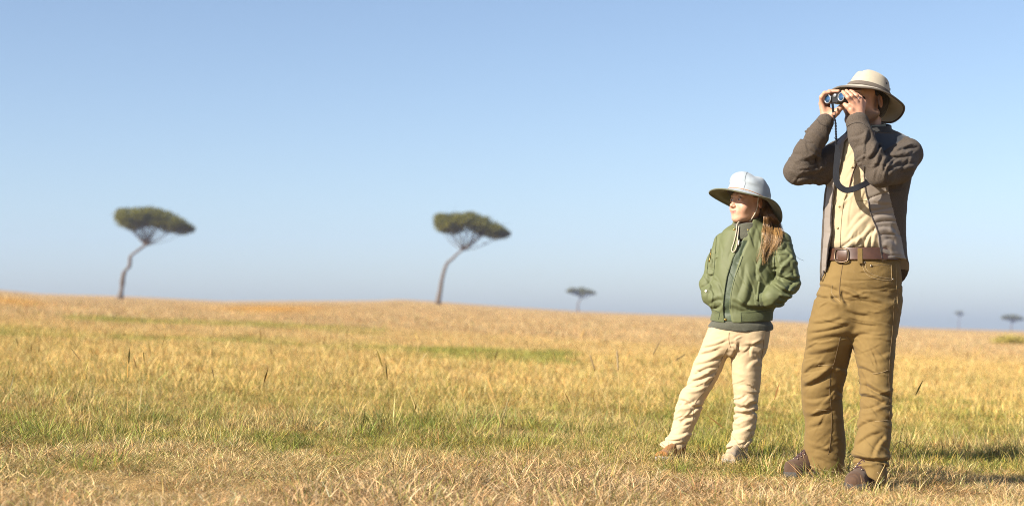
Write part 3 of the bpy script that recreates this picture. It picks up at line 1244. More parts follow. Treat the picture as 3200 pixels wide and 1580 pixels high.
def boot(toe, heel, wide, seed, shaft_h=0.16, hs=1.0):
    toe, heel = Vector(toe), Vector(heel)
    t = (toe - heel); t.z = 0; L = t.length; t.normalize()
    s = Vector((-t.y, t.x, 0))
    frame = np.array([t, s, (0, 0, 1)], np.float32).T
    o = v3(heel)
    zg = 0.5 * (toe.z + heel.z)
    slope = (toe.z - heel.z) / L

    def loc(P):
        q = (P - o) @ frame
        q = q.copy(); q[:, 2] -= slope * np.clip(q[:, 0], -0.1, L + 0.1)
        return q

    def half(x):
        return np.interp(x, [-.03, 0, .05, .12, .20, L - .03, L], [.022, .034, .034, .034, .046, .040, .018]).astype(np.float32) * wide

    def sole(P):
        q = loc(P)
        d2 = np.abs(q[:, 1]) - half(q[:, 0]) - 0.004
        d2 = smax(d2, np.abs(q[:, 0] - L / 2 + 0.006) - L / 2 - 0.012, 0.035)
        tread = 0.003 * (np.sin(q[:, 0] * 260) > 0.2)
        return smax(d2, np.abs(q[:, 2] - 0.009) - 0.012 + 0.0 * tread, 0.004)

    def upper(P):
        q = loc(P)
        hx = np.interp(q[:, 0], [-.05, .0, .07, .12, .17, .22, L - .02, L + .02], [.14, .14, .14, .115, .080, .064, .056, .030]).astype(np.float32) * hs
        hw = half(q[:, 0])
        zc = q[:, 2] - 0.02
        body = np.sqrt((q[:, 1] / hw) ** 2 + (np.clip(zc, 0, 1) / np.maximum(hx - 0.02, 0.01)) ** 2 * 0.94)
        d = (body - 1) * np.minimum(hw, hx) * 0.8
        d = smax(d, np.abs(q[:, 0] - L / 2) - L / 2 - 0.004, 0.02)
        shaft = capsule(q, (0.045, 0, 0.06), (0.04, 0, shaft_h), 0.043 * wide / 1.08, 0.044 * wide / 1.08)
        d = smin(d, shaft, 0.02)
        d = smax(d, 0.010 - q[:, 2], 0.003)
        return d - 0.0018 * crumple(P, 38, seed)
    return sole, upper, loc, L, frame, o, slope


def rand_folds(seed, n, box, ang, length, amp, wid):
    """small creases scattered over a pixel box; ang in degrees (0 = level)"""
    rs = np.random.RandomState(seed)
    out = []
    for _ in range(n):
        x, y = rs.uniform(box[0], box[2]), rs.uniform(box[1], box[3])
        a = R(rs.normal(ang[0], ang[1]))
        L = rs.uniform(*length)
        dx, dy = math.cos(a) * L / 2, math.sin(a) * L / 2
        out.append([x - dx, y - dy, x + dx, y + dy, rs.uniform(*amp), rs.uniform(*wid), 1 if rs.rand() < .5 else -1])
    return out


def within(P, c, r, fn, pad):
    """evaluate fn only near c; farther away a plain distance is enough"""
    d = np.linalg.norm(P - v3(c), axis=1)
    m = d < r
    out = (d - pad).astype(np.float32)
    if m.any():
        out[m] = fn(P[m])
    return out

# ------------------------------------------------------------------ shared cloth and skin
SKIN = skin_material('skin')
LEATHER = simple('brown_leather', (0.060, 0.026, 0.014), rough=0.38, noise_scale=25, var=0.5, bump=0.15, coat=0.15)
METAL = simple('worn_metal', (0.35, 0.30, 0.24), rough=0.35, metal=1.0, noise_scale=80)
BRASS = simple('brass', (0.62, 0.42, 0.12), rough=0.3, metal=1.0, noise_scale=80)
BLACK = simple('black_rubber', (0.012, 0.012, 0.013), rough=0.42, noise_scale=200, var=0.3, bump=0.1)


def interp(x, pts):
    p = np.array(sorted(pts), float)
    return np.interp(x, p[:, 0], p[:, 1])


def r1(*q):   # zoom coordinates over the man's head and arms -> photo pixels
    return [2420 + q[i] * 0.3303 if i % 2 == 0 else 200 + q[i] * 0.3302 for i in range(4)] + list(q[4:])


def r2(*q):
    return [2420 + q[i] * 0.3303 if i % 2 == 0 else 560 + q[i] * 0.3302 for i in range(4)] + list(q[4:])


def r3(*q):
    return [2420 + q[i] * 0.5187 if i % 2 == 0 else 900 + q[i] * 0.5189 for i in range(4)] + list(q[4:])


def p2(*pts):
    return [(2420 + a * 0.3303, 560 + b * 0.3302) for a, b in pts]


def p3(*pts):
    return [(2420 + a * 0.5187, 900 + b * 0.5189) for a, b in pts]


def make_man():
    Y = 6.95
    gx = (2690 - 1600) / F * Y
    base = Vector((gx, Y, gz(gx, Y)))
    A = Person(base, Y)
    M = A.M
    root = empty('person', base)
    tag(root, 'adult in tan brimmed hat, open brown jacket and khaki trousers holding binoculars to the eyes', 'person')
    Y5 = Y / F

    # ---------------- trousers
    pel = Loft([A.row(*r) for r in [(765, 2599, 2803, 0, .107), (800, 2594, 2806, 0, .112), (840, 2580, 2814, 0, .12), (877, 2566, 2817, 0, .125), (931, 2551, 2818, .005, .128),
                                    (993, 2538, 2808, .01, .118), (1030, 2531, 2801, .01, .100), (1066, 2535, 2790, .01, .06)]])
    leg_r = Loft([A.row(*r) for r in [(950, 2555, 2672, .01, .11), (1020, 2533, 2672, .015, .118), (1076, 2520, 2664, .035, .112), (1139, 2507, 2652, .06, .094), (1170, 2505, 2646, .07, .09), (1222, 2504, 2632, .085, .083),
                                      (1274, 2507, 2633, .10, .082), (1315, 2516, 2636, .11, .082), (1398, 2511, 2643, .14, .085), (1445, 2514, 2637, .15, .088), (1500, 2524, 2634, .165, .09)]])
    leg_l = Loft([A.row(*r) for r in [(950, 2664, 2805, -.01, .11), (1020, 2660, 2800, -.02, .112), (1082, 2667, 2797, -.045, .106), (1144, 2679, 2792, -.075, .094), (1190, 2685, 2789, -.09, .088), (1274, 2687, 2786, -.12, .082),
                                      (1341, 2680, 2785, -.145, .082), (1429, 2664, 2778, -.175, .086), (1466, 2671, 2773, -.185, .09), (1525, 2682, 2764, -.20, .09)]])
    pf = [r3(*q) for q in [
        (235, 215, 400, 185, 3.5, 6, -1), (225, 270, 430, 225, 4, 6, -1), (215, 320, 420, 290, 3.5, 7, -1), (200, 400, 380, 365, 3, 7, -1),
        (185, 595, 348, 500, 11, 9, -1), (172, 525, 300, 462, 5, 8, -1), (168, 665, 325, 645, 5, 8, 1), (185, 775, 335, 735, 8, 8, -1), (190, 840, 300, 800, 4, 8, -1),
        (176, 965, 335, 992, 11, 7, -1), (250, 965, 335, 925, 5, 7, 1), (215, 1020, 330, 1055, 7, 6, -1), (290, 1010, 420, 1050, 6, 6, -1), (360, 680, 410, 670, 6, 6, -1), (350, 905, 430, 940, 4, 8, -1),
        (360, 470, 445, 500, 5, 7, 1), (380, 590, 410, 640, 5, 6, -1),
        (440, 140, 560, 165, 4, 6, -1), (445, 190, 610, 225, 4, 6, -1), (470, 300, 580, 275, 3.5, 7, -1), (505, 480, 610, 525, 5, 7, -1), (590, 400, 690, 380, 3, 8, 1),
        (555, 585, 690, 650, 10, 8, -1), (518, 650, 650, 690, 10, 8, -1), (520, 730, 650, 690, 6, 7, 1), (590, 715, 700, 790, 4, 8, -1), (500, 850, 610, 800, 5, 8, -1), (500, 945, 640, 870, 5, 8, -1),
        (467, 1015, 690, 1040, 12, 7, -1), (480, 1060, 610, 1040, 8, 6, 1), (590, 1005, 655, 895, 6, 7, 1), (600, 1060, 690, 1085, 6, 6, -1)]]
    pf += [r2(*q) for q in [(420, 1010, 600, 1060, 4, 6, -1), (400, 1110, 600, 1120, 4, 6, -1), (640, 1010, 800, 1080, 4, 6, 1), (660, 1080, 900, 1130, 4, 6, -1), (680, 1150, 1000, 1180, 4, 7, -1), (900, 1020, 1100, 1060, 3, 7, 1), (540, 1090, 625, 1160, 6, 7, 1), (640, 1050, 690, 1180, 5, 6, 1)]]

    pf += rand_folds(1, 26, (2510, 1080, 2640, 1490), (-32, 20), (35, 95), (1.0, 2.6), (2.6, 4.5)) + rand_folds(2, 26, (2670, 1080, 2785, 1510), (28, 24), (35, 95), (1.0, 2.6), (2.6, 4.5)) + rand_folds(3, 22, (2555, 840, 2810, 1070), (8, 14), (30, 80), (1.0, 2.4), (2.6, 4.2))

    def trousers(P):
        px, py = A.pxpy(P)
        a = smax(leg_r(P), (py - interp(px, [(2505, 1442), (2530, 1460), (2570, 1484), (2640, 1498)])) * Y5, 0.008)
        b = smax(leg_l(P), (py - interp(px, [(2655, 1452), (2682, 1463), (2720, 1492), (2765, 1522)])) * Y5, 0.008)
        d = smin(smin(a, b, 0.010), smax(pel(P), P[:, 2] - M(2700, 785, 0)[2], 0.004), 0.045)
        d = d - 1.15 * A.folds(P, pf, 0.05)
        z = P[:, 2]
        k = np.exp(-((z - 0.46) / 0.13) ** 2) + np.exp(-((z - 0.07) / 0.10) ** 2) + 0.35
        return d - 0.0018 * k * crumple(P, 15, 4, (1, 1, 1.2)) - 0.0017 * crumple(P, 40, 9, (1, 1, 1.6))
    V, Q = mesh_sdf(trousers, np.arange(-.31, .22, .0048), np.arange(-.34, .31, .0048), np.arange(-.03, 1.02, .0048))
    KHAKI = fabric('khaki_canvas', (0.165, 0.107, 0.034), (0.140, 0.088, 0.027), weave=700, bump=0.35, mottled=12, mid=0.6, sheen=0.05, wrinkle=0.22)
    THREAD = fabric('thread', (0.30, 0.21, 0.10), weave=900)
    tr = mesh_obj('trousers', V, Q, KHAKI, root)
    DARKTHREAD = fabric('seam_shadow_thread', (0.12, 0.072, 0.026), weave=900)

    def seam(name, pts, parent, f, mat, r=0.0014, off=0.0004, n=6):
        return Geo().tube(A.path(f, pts, off, n), r, 5).obj(name, mat, parent)
    for pts in [p3((262, 464), (310, 462), (357, 460)), p3((590, 515), (640, 507), (685, 492)), p3((255, 730), (335, 735)), p3((605, 800), (645, 799), (685, 792)),
                p3((190, 1050), (260, 1085), (330, 1100), (400, 1105)), p3((620, 1105), (660, 1150))]:
        seam('seam', pts, tr, trousers, THREAD)
    for pts in [p3((398, 290), (365, 430), (340, 520), (333, 620), (345, 760), (340, 900), (325, 1000)), p3((722, 60), (712, 250), (694, 430), (690, 560), (697, 700), (688, 790)), p2((650, 785), (630, 900), (615, 1050), (622, 1140)),
                p3((440, 290), (470, 350), (440, 450))]:
        seam('seam', pts, tr, trousers, DARKTHREAD, 0.0014)
    for pts in [p2((835, 790), (845, 850), (890, 910), (980, 945), (1105, 957)), p2((860, 795), (872, 850), (920, 895), (1000, 925), (1105, 940)), p2((1105, 810), (1108, 900), (1105, 957)), p2((905, 815), (1000, 808), (1105, 808)), p2((548, 1000), (545, 1080), (625, 1160)),
                p2((1150, 800), (1155, 1000), (1165, 1180))]:
        seam('seam', pts, tr, trousers, THREAD, 0.0012)
    for a, b in ((2722, 830), (2791, 872), (2702, 820)):
        h = A.hit(trousers, a, b, 0.001)
        g = Geo(); g.tube([h + Vector((0, 0.002, 0)), h - Vector((0.0004, 0.002, 0))], [0.005, 0.004], 10); g.obj('rivet', METAL, tr)

    # ---------------- boots
    BOOT = fabric('brown_nubuck', (0.080, 0.042, 0.022), (0.050, 0.026, 0.015), weave=500, bump=0.3, mottled=40, mid=0.5, soil=0.3)
    SOLE = simple('boot_sole', (0.035, 0.033, 0.032), rough=0.75, noise_scale=60, var=0.4, bump=0.3)
    LACE = fabric('boot_lace', (0.055, 0.022, 0.024), weave=900)
    lab = ['boot on the right foot', 'boot on the left foot']
    for i, (tp, hp) in enumerate((((2448, .10), (2592, .17)), ((2652, -.30), (2738, -.12)))):
        w = []
        for (px, dy) in (tp, hp):
            X = (px - 1600) / F * (Y + dy)
            w.append(Vector((X, Y + dy, gz(X, Y + dy) + 0.004)) - base)
        sole, upper, loc, L, fr, o, slope = boot(w[0], w[1], 1.08, 31 + i)
        lo, hi = np.minimum(w[0], w[1]) - 0.07, np.maximum(w[0], w[1]) + 0.07
        V, Q = mesh_sdf(upper, np.arange(lo[0], hi[0], .003), np.arange(lo[1], hi[1], .003), np.arange(lo[2] + .04, hi[2] + .10, .003))
        bt = mesh_obj('boot', V, Q, BOOT, root)
        V, Q = mesh_sdf(sole, np.arange(lo[0], hi[0], .003), np.arange(lo[1], hi[1], .003), np.arange(lo[2] + .05, hi[2] + .0, .0025))
        mesh_obj('sole', V, Q, SOLE, bt)

        def at(x, s_, h):
            return Vector(o) + Vector(fr[:, 0]) * x + Vector(fr[:, 1]) * s_ + Vector((0, 0, h + slope * x))

        def surf(x, s_):
            for h in np.arange(0.17, 0.02, -0.002):
                if upper(np.array([at(x, s_, h)], np.float32))[0] < 0.001:
                    return at(x, s_, h + 0.002)
            return at(x, s_, 0.05)
        rows = [0.105, 0.122, 0.139, 0.156, 0.173]
        for k in range(len(rows) - 1):
            for sg in (-1, 1):
                pth = [surf(rows[k] + (rows[k + 1] - rows[k]) * t, sg * 0.017 * (1 - 2 * t)) for t in (0, .25, .5, .75, 1)]
                Geo().tube(pth, 0.0024, 6).obj('lace', LACE, bt)
        for k in rows:
            for sg in (-1, 1):
                h = surf(k, sg * 0.019)
                Geo().tube([h - Vector((0, 0, 0.002)), h + Vector((0, 0, 0.002))], 0.0032, 8).obj('eyelet', METAL, bt)

    # ---------------- shirt
    T = [(408, 2655, 2800, .02, .07), (430, 2622, 2838, .02, .095), (455, 2604, 2852, .02, .115), (490, 2594, 2856, .02, .125), (560, 2583, 2848, .02, .135), (640, 2574, 2834, .02, .138),
         (725, 2568, 2831, .02, .138), (790, 2564, 2833, .02, .138), (850, 2561, 2842, .02, .14), (908, 2562, 2840, .02, .14)]
    torso = Loft([A.row(*r) for r in T])
    sh = Loft([A.row(py, xl + 14, xr - 14, dy, ry - .019) for (py, xl, xr, dy, ry) in T[:6]] + [A.row(*r) for r in [(725, 2586, 2816, .015, .116), (756, 2588, 2815, .012, .117), (770, 2592, 2812, .01, .110), (778, 2598, 2806, .005, .100)]])
    sf = [r2(*q) for q in [(690, 540, 870, 330, 4, 7, 1), (760, 560, 890, 420, 4, 7, 1), (845, 640, 905, 500, 8, 6, 1), (905, 620, 965, 440, 7, 6, 1), (640, 640, 720, 570, 4, 5, 1), (700, 450, 850, 270, 3, 9, 1), (760, 640, 830, 560, 4, 5, -1), (640, 300, 700, 120, 3, 7, -1)]]

    sf += rand_folds(4, 22, (2605, 480, 2740, 770), (-60, 18), (30, 90), (1.0, 2.4), (2.6, 4.5))

    def shirt(P):
        d = sh(P) - A.folds(P, sf, 0.02)
        return d - 0.0022 * crumple(P, 20, 14, (1, 1, 0.7)) - 0.0018 * crumple(P, 42, 15)
    V, Q = mesh_sdf(shirt, np.arange(-.17, .19, .0045), np.arange(-.13, .16, .0045), np.arange(.96, 1.56, .0045))
    SHIRT = fabric('cream_cotton', (0.37, 0.30, 0.195), (0.35, 0.285, 0.18), weave=900, bump=0.2, mottled=10, sheen=0.05, soil=0.04, wrinkle=0.15)
    shirt_o = mesh_obj('shirt', V, Q, SHIRT, root)
    STHREAD = fabric('shirt_seam', (0.20, 0.155, 0.08), weave=900)
    for pts in [p2((690, 120), (660, 200), (640, 330), (628, 480), (622, 640)), p2((770, 200), (820, 203), (870, 204))]:
        seam('placket_seam', pts, shirt_o, shirt, STHREAD, 0.0013)
    for a, b in ((2623, 645), (2618, 712), (2663, 522)):
        h = A.hit(shirt, a, b, 0.001)
        Geo().tube([h + Vector((0, 0.002, 0)), h - Vector((0.0006, 0.0025, 0))], [0.0052, 0.0045], 12).obj('button', simple('horn_button', (0.33, 0.23, 0.11), 0.35), shirt_o)

    # ---------------- belt
    def belt(P):
        return smax(np.abs(pel(P) - 0.006) - 0.0035, np.abs(P[:, 2] - M(2700, 795, 0)[2]) - 0.0265, 0.002)
    zb = M(2700, 795, 0)[2]
    V, Q = mesh_sdf(belt, np.arange(-.17, .18, .0028), np.arange(-.15, .15, .0028), np.arange(zb - .04, zb + .04, .0028), slack=1.6)
    be = mesh_obj('belt', V, Q, LEATHER, root)

    def waist(P):
        return pel(P) - 0.0095
    g = Geo()
    corners = [(2611, 783), (2622, 778), (2640, 778), (2650, 783), (2651, 800), (2649, 813), (2638, 818), (2622, 818), (2611, 813), (2609, 798)]
    ring = A.path(waist, corners + [corners[0]], 0.003, 4)
    g.tube(ring, 0.0040, 8)
    g.obj('buckle', simple('dark_bronze', (0.10, 0.07, 0.045), 0.4, 0.9), be)
    cpl = A.path(waist, [(2617, 798), (2645, 798)], 0.001, 6)
    g = Geo()
    for dz in (-0.018, -0.009, 0.0, 0.009, 0.018):
        g.tube([q + Vector((0, 0, dz)) for q in cpl], 0.0052, 6)
    plate_v = []
    V, Fc = [], []
    for j, dz in enumerate(np.linspace(-0.023, 0.023, 7)):
        for q in cpl:
            V.append(q + Vector((0, -0.002 - 0.003 * (1 - (dz / 0.023) ** 2), dz)))
    n = len(cpl)
    for j in range(6):
        for i in range(n - 1):
            Fc.append((j * n + i, j * n + i + 1, (j + 1) * n + i + 1, (j + 1) * n + i))
    mesh_obj('buckle_plate', V, Fc, LEATHER, be)
    for px in (2688,):
        a = [A.hit(waist, px, y, 0.004) for y in (775, 785, 800, 812, 822)]
        V = [q + Vector((s, 0, 0)) for q in a for s in (-.0095, .0095)]
        V += [q + Vector((s, .006, 0)) for q in a for s in (-.0095, .0095)]
        Fc = [(2 * i, 2 * i + 2, 2 * i + 3, 2 * i + 1) for i in range(4)] + [(2 * i, 10 + 2 * i, 12 + 2 * i, 2 * i + 2) for i in range(4)] + [(2 * i + 1, 2 * i + 3, 13 + 2 * i, 11 + 2 * i) for i in range(4)]
        mesh_obj('belt_loop', V, Fc, KHAKI, be, smooth=False)

    # ---------------- jacket
    arm_l = ([M(2836, 478, -.03), M(2803, 522, -.14), M(2752, 541, -.245)], [.068, .071, .061])
    fore_l = ([M(2752, 541, -.245), M(2716, 485, -.232), M(2692, 432, -.205), M(2679, 384, -.178)], [.060, .054, .050, .0485])
    arm_r = ([M(2618, 485, .05), M(2562, 526, .0), M(2494, 535, -.055)], [.066, .066, .060])
    fore_r = ([M(2494, 535, -.055), M(2520, 478, -.065), M(2553, 424, -.067), M(2579, 382, -.066)], [.060, .052, .044, .040])
    XL = [(420, 2662), (441, 2640), (490, 2632), (563, 2612), (626, 2604), (692, 2599), (725, 2601), (771, 2592), (860, 2580)]
    XR = [(400, 2722), (425, 2712), (470, 2700), (517, 2697), (586, 2700), (633, 2711), (669, 2718), (725, 2740), (771, 2746), (815, 2755), (900, 2765)]
    jf = [r1(*q) for q in [
        (900, 640, 860, 760, 7, 6, 1), (985, 770, 910, 900, 8, 7, 1), (1010, 880, 950, 990, 7, 6, 1), (1090, 890, 1040, 1010, 8, 6, 1), (1120, 930, 1060, 1060, 7, 6, 1), (1090, 880, 1300, 860, 6, 6, -1), (1160, 830, 1340, 790, 5, 6, -1), (1070, 1010, 1200, 960, 5, 6, -1),
        (1120, 940, 1330, 930, 5, 7, 1), (1080, 1080, 1330, 1010, 4, 8, -1), (720, 690, 860, 640, 4, 6, 1), (760, 800, 850, 780, 4, 7, 1),
        (250, 700, 420, 800, 5, 7, 1), (180, 850, 360, 960, 6, 8, 1), (240, 920, 400, 880, 5, 7, -1), (300, 1050, 480, 1000, 6, 7, -1), (200, 1080, 460, 1080, 4, 7, 1), (390, 880, 420, 1000, 6, 6, -1), (330, 600, 480, 690, 4, 7, 1)]]
    jf += rand_folds(5, 16, (2470, 400, 2600, 580), (35, 40), (20, 60), (1.5, 3.5), (3, 5)) + rand_folds(6, 22, (2650, 400, 2860, 590), (-40, 35), (20, 60), (1.5, 3.5), (3, 5))
    quilt = [r2(*q) for q in [(880, 190, 1080, 120, 7, 2.6, 0.01), (905, 300, 1110, 262, 7, 2.6, 0.01), (950, 410, 1150, 395, 7, 2.6, 0.01), (985, 525, 1200, 530, 7, 2.6, 0.01), (1005, 715, 1220, 735, 4, 3, 0.01),
                              (470, 215, 540, 235, 3.5, 2.6, 0.01), (455, 360, 535, 375, 3.5, 2.6, 0.01), (450, 495, 530, 505, 3.5, 2.6, 0.01), (445, 640, 520, 645, 3.5, 2.6, 0.01), (435, 810, 490, 830, 3.5, 2.6, 0.01),
                              (930, 350, 1100, 330, 3, 6, 1), (980, 450, 1140, 470, 3, 6, 1), (1060, 560, 1140, 600, 4, 6, 1), (1020, 640, 1100, 690, 3, 6, -1), (940, 220, 1090, 240, 3, 6, -1), (1120, 430, 1180, 520, 3, 6, 1)]]

    def arms(P):
        a = smin(chain(P, *arm_l, k=.03), chain(P, *fore_l, k=.03), .012)
        b = smin(chain(P, *arm_r, k=.03), chain(P, *fore_r, k=.03), .012)
        return a, b

    def collar_shell(P, c, rx, ry, th, z0, z1, tilt, open_w):
        q = P - v3(c)
        k = 1 + 0.25 * np.clip(-(q[:, 2]) / 0.06, -0.3, 1)
        rr = (np.sqrt((q[:, 0] / (rx * k)) ** 2 + (q[:, 1] / (ry * k)) ** 2) - 1) * min(rx, ry)
        d = np.abs(rr) - th
        zt = q[:, 2] - tilt[0] * q[:, 0] - tilt[1] * q[:, 1]
        return smax(smax(d, z0 - zt, .004), zt - z1, .004)
    ccol = M(2716, 418, .03)

    def hem_py(px, y):
        w = np.clip((y + 0.02) / 0.12, 0, 1)
        front = np.where(px < 2660, interp(px, [(2560, 848), (2590, 856)]), interp(px, [(2690, 816), (2760, 814), (2800, 806), (2840, 812)]))
        return front * (1 - w) + 906 * w

    def jacket(P):
        px, py = A.pxpy(P)
        t = torso(P)
        t = t - 0.004 * crumple(P, 9, 41, (1, 1, 1.6)) * (P[:, 1] > -0.02)
        t = smin(t, collar_shell(P, ccol, .098, .102, .007, -.05, .045, (-.05, .25), 0), .015)
        xl, xr = interp(py, XL), interp(py, XR)
        notch = smax(smax((xl - px) * Y5, (px - xr) * Y5, .004), P[:, 1] - 0.0, .01)
        t = smax(t, -notch, .006)
        inner = smax(collar_shell(P, ccol, .085, .09, .075, -.02, .10, (-.05, .25), 0), -0.02 - (P[:, 2] - ccol[2]), 0.005)
        t = smax(t, (py - hem_py(px, P[:, 1])) * Y5, .006)
        # hollow for the neck
        nk = capsule(P, M(2716, 450, .03), M(2708, 350, .03), .070, .088)
        t = smax(t, -nk, .004)
        a, b = arms(P)
        d = smin(smin(t, a, .022), b, .022)
        d = d - A.folds(P, jf, 0.03) - A.folds(P, quilt, -0.02, 0.03)
        sl = np.exp(-(np.clip(np.minimum(a, b), 0, 1) / 0.02) ** 2)
        return d - 0.0030 * crumple(P, 17, 42) * (0.4 + sl) - 0.0012 * crumple(P, 44, 43)
    V, Q = mesh_sdf(jacket, np.arange(-.35, .29, .0046), np.arange(-.33, .19, .0046), np.arange(.80, 1.62, .0046))
    cen = V[Q].mean(1).astype(np.float32)
    nrm = np.cross(V[Q[:, 2]] - V[Q[:, 0]], V[Q[:, 3]] - V[Q[:, 1]])
    nrm /= np.maximum(np.linalg.norm(nrm, axis=1)[:, None], 1e-9)
    px, py = A.pxpy(cen)
    t, (a, b) = torso(cen), arms(cen)
    lab = np.zeros(len(cen), int)                                       # 0 back and sides (fleece)
    xb = interp(py, [(440, 2735), (480, 2760), (593, 2776), (643, 2788), (692, 2801), (745, 2817), (798, 2827), (850, 2850)])
    front = (cen[:, 1] < 0.02) & (t < np.minimum(a, b) + 0.004)
    lab[front & (px > 2655) & (px < xb)] = 1                            # left front panel
    lab[front & (px <= 2655) & (cen[:, 1] < -0.0)] = 2                  # right front panel
    lab[(t < np.minimum(a, b)) & (py < 482) & (py > 418) & (px > 2735) & (cen[:, 1] < 0.05)] = 5
    lab[(a < t + 0.0) & (a <= b)] = 3
    lab[(b < t + 0.0) & (b < a)] = 4
    lab[(cen[:, 2] > ccol[2] - 0.005) & (np.minimum(a, b) > 0.02)] = 6
    pc = split_mesh(V, Q, lab)
    FLEECE = fabric('brown_fleece', (0.092, 0.071, 0.054), (0.044, 0.034, 0.026), weave=420, bump=0.9, mottled=210, mid=0.8, sheen=0.04, wrinkle=0.1)
    NYLON = fabric('taupe_nylon', (0.200, 0.170, 0.145), (0.185, 0.156, 0.132), rough=0.42, weave=1200, bump=0.08, mottled=8, sheen=0.0, spec=0.45, wrinkle=0.2)
    YOKE = fabric('slate_nylon', (0.038, 0.042, 0.050), rough=0.5, weave=1200, bump=0.1)
    LINING = fabric('charcoal_collar', (0.028, 0.027, 0.026), weave=500, bump=0.4)
    jk = mesh_obj('jacket', *pc[0], FLEECE, root)
    for l, nm, mt, lb in ((1, 'front_panel', NYLON, None), (2, 'front_panel', NYLON, None), (3, 'sleeve', FLEECE, None), (4, 'sleeve', FLEECE, None), (5, 'shoulder_yoke', YOKE, 'dark slate shoulder yoke'), (6, 'collar', LINING, 'charcoal stand up collar')):
        if l in pc:
            mesh_obj(nm, *pc[l], mt, jk)
    ZIP = simple('zip_teeth', (0.055, 0.045, 0.040), rough=0.4, metal=0.3, noise_scale=900, var=0.6)
    zl_ = A.path(jacket, [(x - 4, y) for y, x in XL if 500 < y < 860] + [(2581, 846)], 0.001, 8)
    zr_ = A.path(jacket, [(x + 4, y) for y, x in XR if 500 < y < 800] + [(2757, 808)], 0.001, 8)
    for z_ in (zl_, zr_):
        z_ = [z_[i] for i in range(len(z_)) if i == 0 or (z_[i] - z_[i - 1]).length < 0.06]
        Geo().tube(z_, [0.0022 + 0.0009 * (i % 2) for i in range(len(z_))], 6).obj('zip', ZIP, jk)
    h = A.hit(jacket, 2574, 846, 0.003)
    Geo().tube([h, h + Vector((-.002, -.004, -.015)), h + Vector((-.010, -.004, -.028)), h + Vector((-.008, -.004, -.045))], [.004, .0035, .003, .0022], 8).obj('zip_pull', ZIP, jk)
    for pts in ([(2552, 372), (2566, 388), (2588, 396), (2601, 402)], [(2646, 396), (2665, 386), (2690, 384), (2712, 398)]):
        Geo().tube(A.path(jacket, pts, 0.0003, 5), 0.0018, 5).obj('cuff_seam', fabric('fleece_seam', (0.03, 0.022, 0.016)), jk)

    # ---------------- shirt collar
    def sc(P):
        return collar_shell(P, M(2714, 412, .025), .076, .080, .004, -.045, .036, (.05, .22), 0)

    def sc2(P):
        px, py = A.pxpy(P)
        d = sc(P)
        cut = smax(smax((2668 - px) * Y5, (px - 2700) * Y5, .003), P[:, 1] + 0.02, .003)
        return smax(d, -cut, .003)
    c = M(2714, 412, .025)
    V, Q = mesh_sdf(sc2, np.arange(c[0] - .11, c[0] + .11, .003), np.arange(c[1] - .12, c[1] + .12, .003), np.arange(c[2] - .07, c[2] + .07, .003), slack=1.8)
    mesh_obj('collar', V, Q, fabric('sage_cotton', (0.20, 0.20, 0.15), weave=900, bump=0.2), shirt_o)

    # ---------------- body
    yaw = R(-56)
    hc = M(2702, 316, .0)
    HR = rot_z(yaw) @ rot_x(R(-6))
    S = 1.03
    fing_r = [[M(2567, 324, -.058), M(2567, 304, -.074), M(2577, 291, -.086), M(2593, 288, -.093)],
              [M(2571, 322, -.040), M(2574, 300, -.048), M(2592, 286, -.056), M(2620, 285, -.072)],
              [M(2578, 324, -.022), M(2582, 301, -.028), M(2602, 288, -.036), M(2628, 288, -.052)],
              [M(2586, 330, -.006), M(2592, 310, -.010), M(2610, 298, -.018), M(2630, 298, -.030)]]
    wr_r = M(2583, 386, -.062)
    fing_l = [[M(2663, 323, -.180), M(2650, 305, -.190), M(2641, 294, -.182), M(2634, 287, -.170)],
              [M(2675, 317, -.172), M(2662, 300, -.182), M(2652, 290, -.172), M(2645, 284, -.158)],
              [M(2688, 315, -.160), M(2676, 299, -.168), M(2665, 289, -.158), M(2658, 285, -.145)],
              [M(2700, 320, -.146), M(2690, 306, -.152), M(2680, 297, -.142), M(2671, 292, -.130)]]
    wr_l = M(2682, 376, -.178)

    def hand(P, wr, fing, thumb, trad, palm):
        fd = None
        for i, fp in enumerate(fing):
            r = (.0100, .0092, .0086, .0074) if i < 3 else (.0088, .0080, .0074, .0066)
            c = chain(P, fp, r, .004)
            fd = c if fd is None else smin(fd, c, .0012)
        pd = None
        for i, fp in enumerate(fing):
            c = capsule(P, wr + (fp[0] - wr) * 0.12, fp[0], .0170, .0118)
            pd = c if pd is None else smin(pd, c, .012)
        for (c0, c1, ra, rb) in palm:
            pd = smin(pd, capsule(P, c0, c1, ra, rb), .014)
        d = smin(fd, pd, .006)
        return smin(d, chain(P, thumb, trad, .006), .007)

    def body(P):
        d = within(P, hc, .19, lambda p_: head_sdf((p_ - hc) @ HR, S, 1.06), .15)
        d = smin(d, capsule(P, M(2712, 360, .03), M(2716, 440, .035), .054, .060), .025)
        d = smin(d, ellipsoid(P, M(2712, 560, .02), (.10, .08, .21)), .04)
        d = smin(d, ellipsoid(P, M(2690, 860, .01), (.10, .08, .12)), .04)
        d = smin(d, capsule(P, M(2640, 490, .03), M(2815, 480, -.01), .04, .04), .03)
        d = smin(d, chain(P, [M(2635, 490, .04), M(2494, 535, -.055), M(2553, 424, -.067), wr_r], (.040, .036, .030, .024), .02), .02)
        d = smin(d, chain(P, [M(2818, 480, -.02), M(2752, 541, -.245), M(2692, 432, -.205), wr_l], (.040, .037, .032, .026), .02), .02)
        d = smin(d, chain(P, [M(2630, 930, .03), M(2573, 1230, .09), M(2578, 1440, .15), M(2580, 1480, .16)], (.065, .045, .034, .032), .02), .03)
        d = smin(d, chain(P, [M(2745, 930, -.02), M(2738, 1230, -.11), M(2725, 1450, -.185), M(2722, 1495, -.19)], (.065, .045, .034, .032), .02), .03)
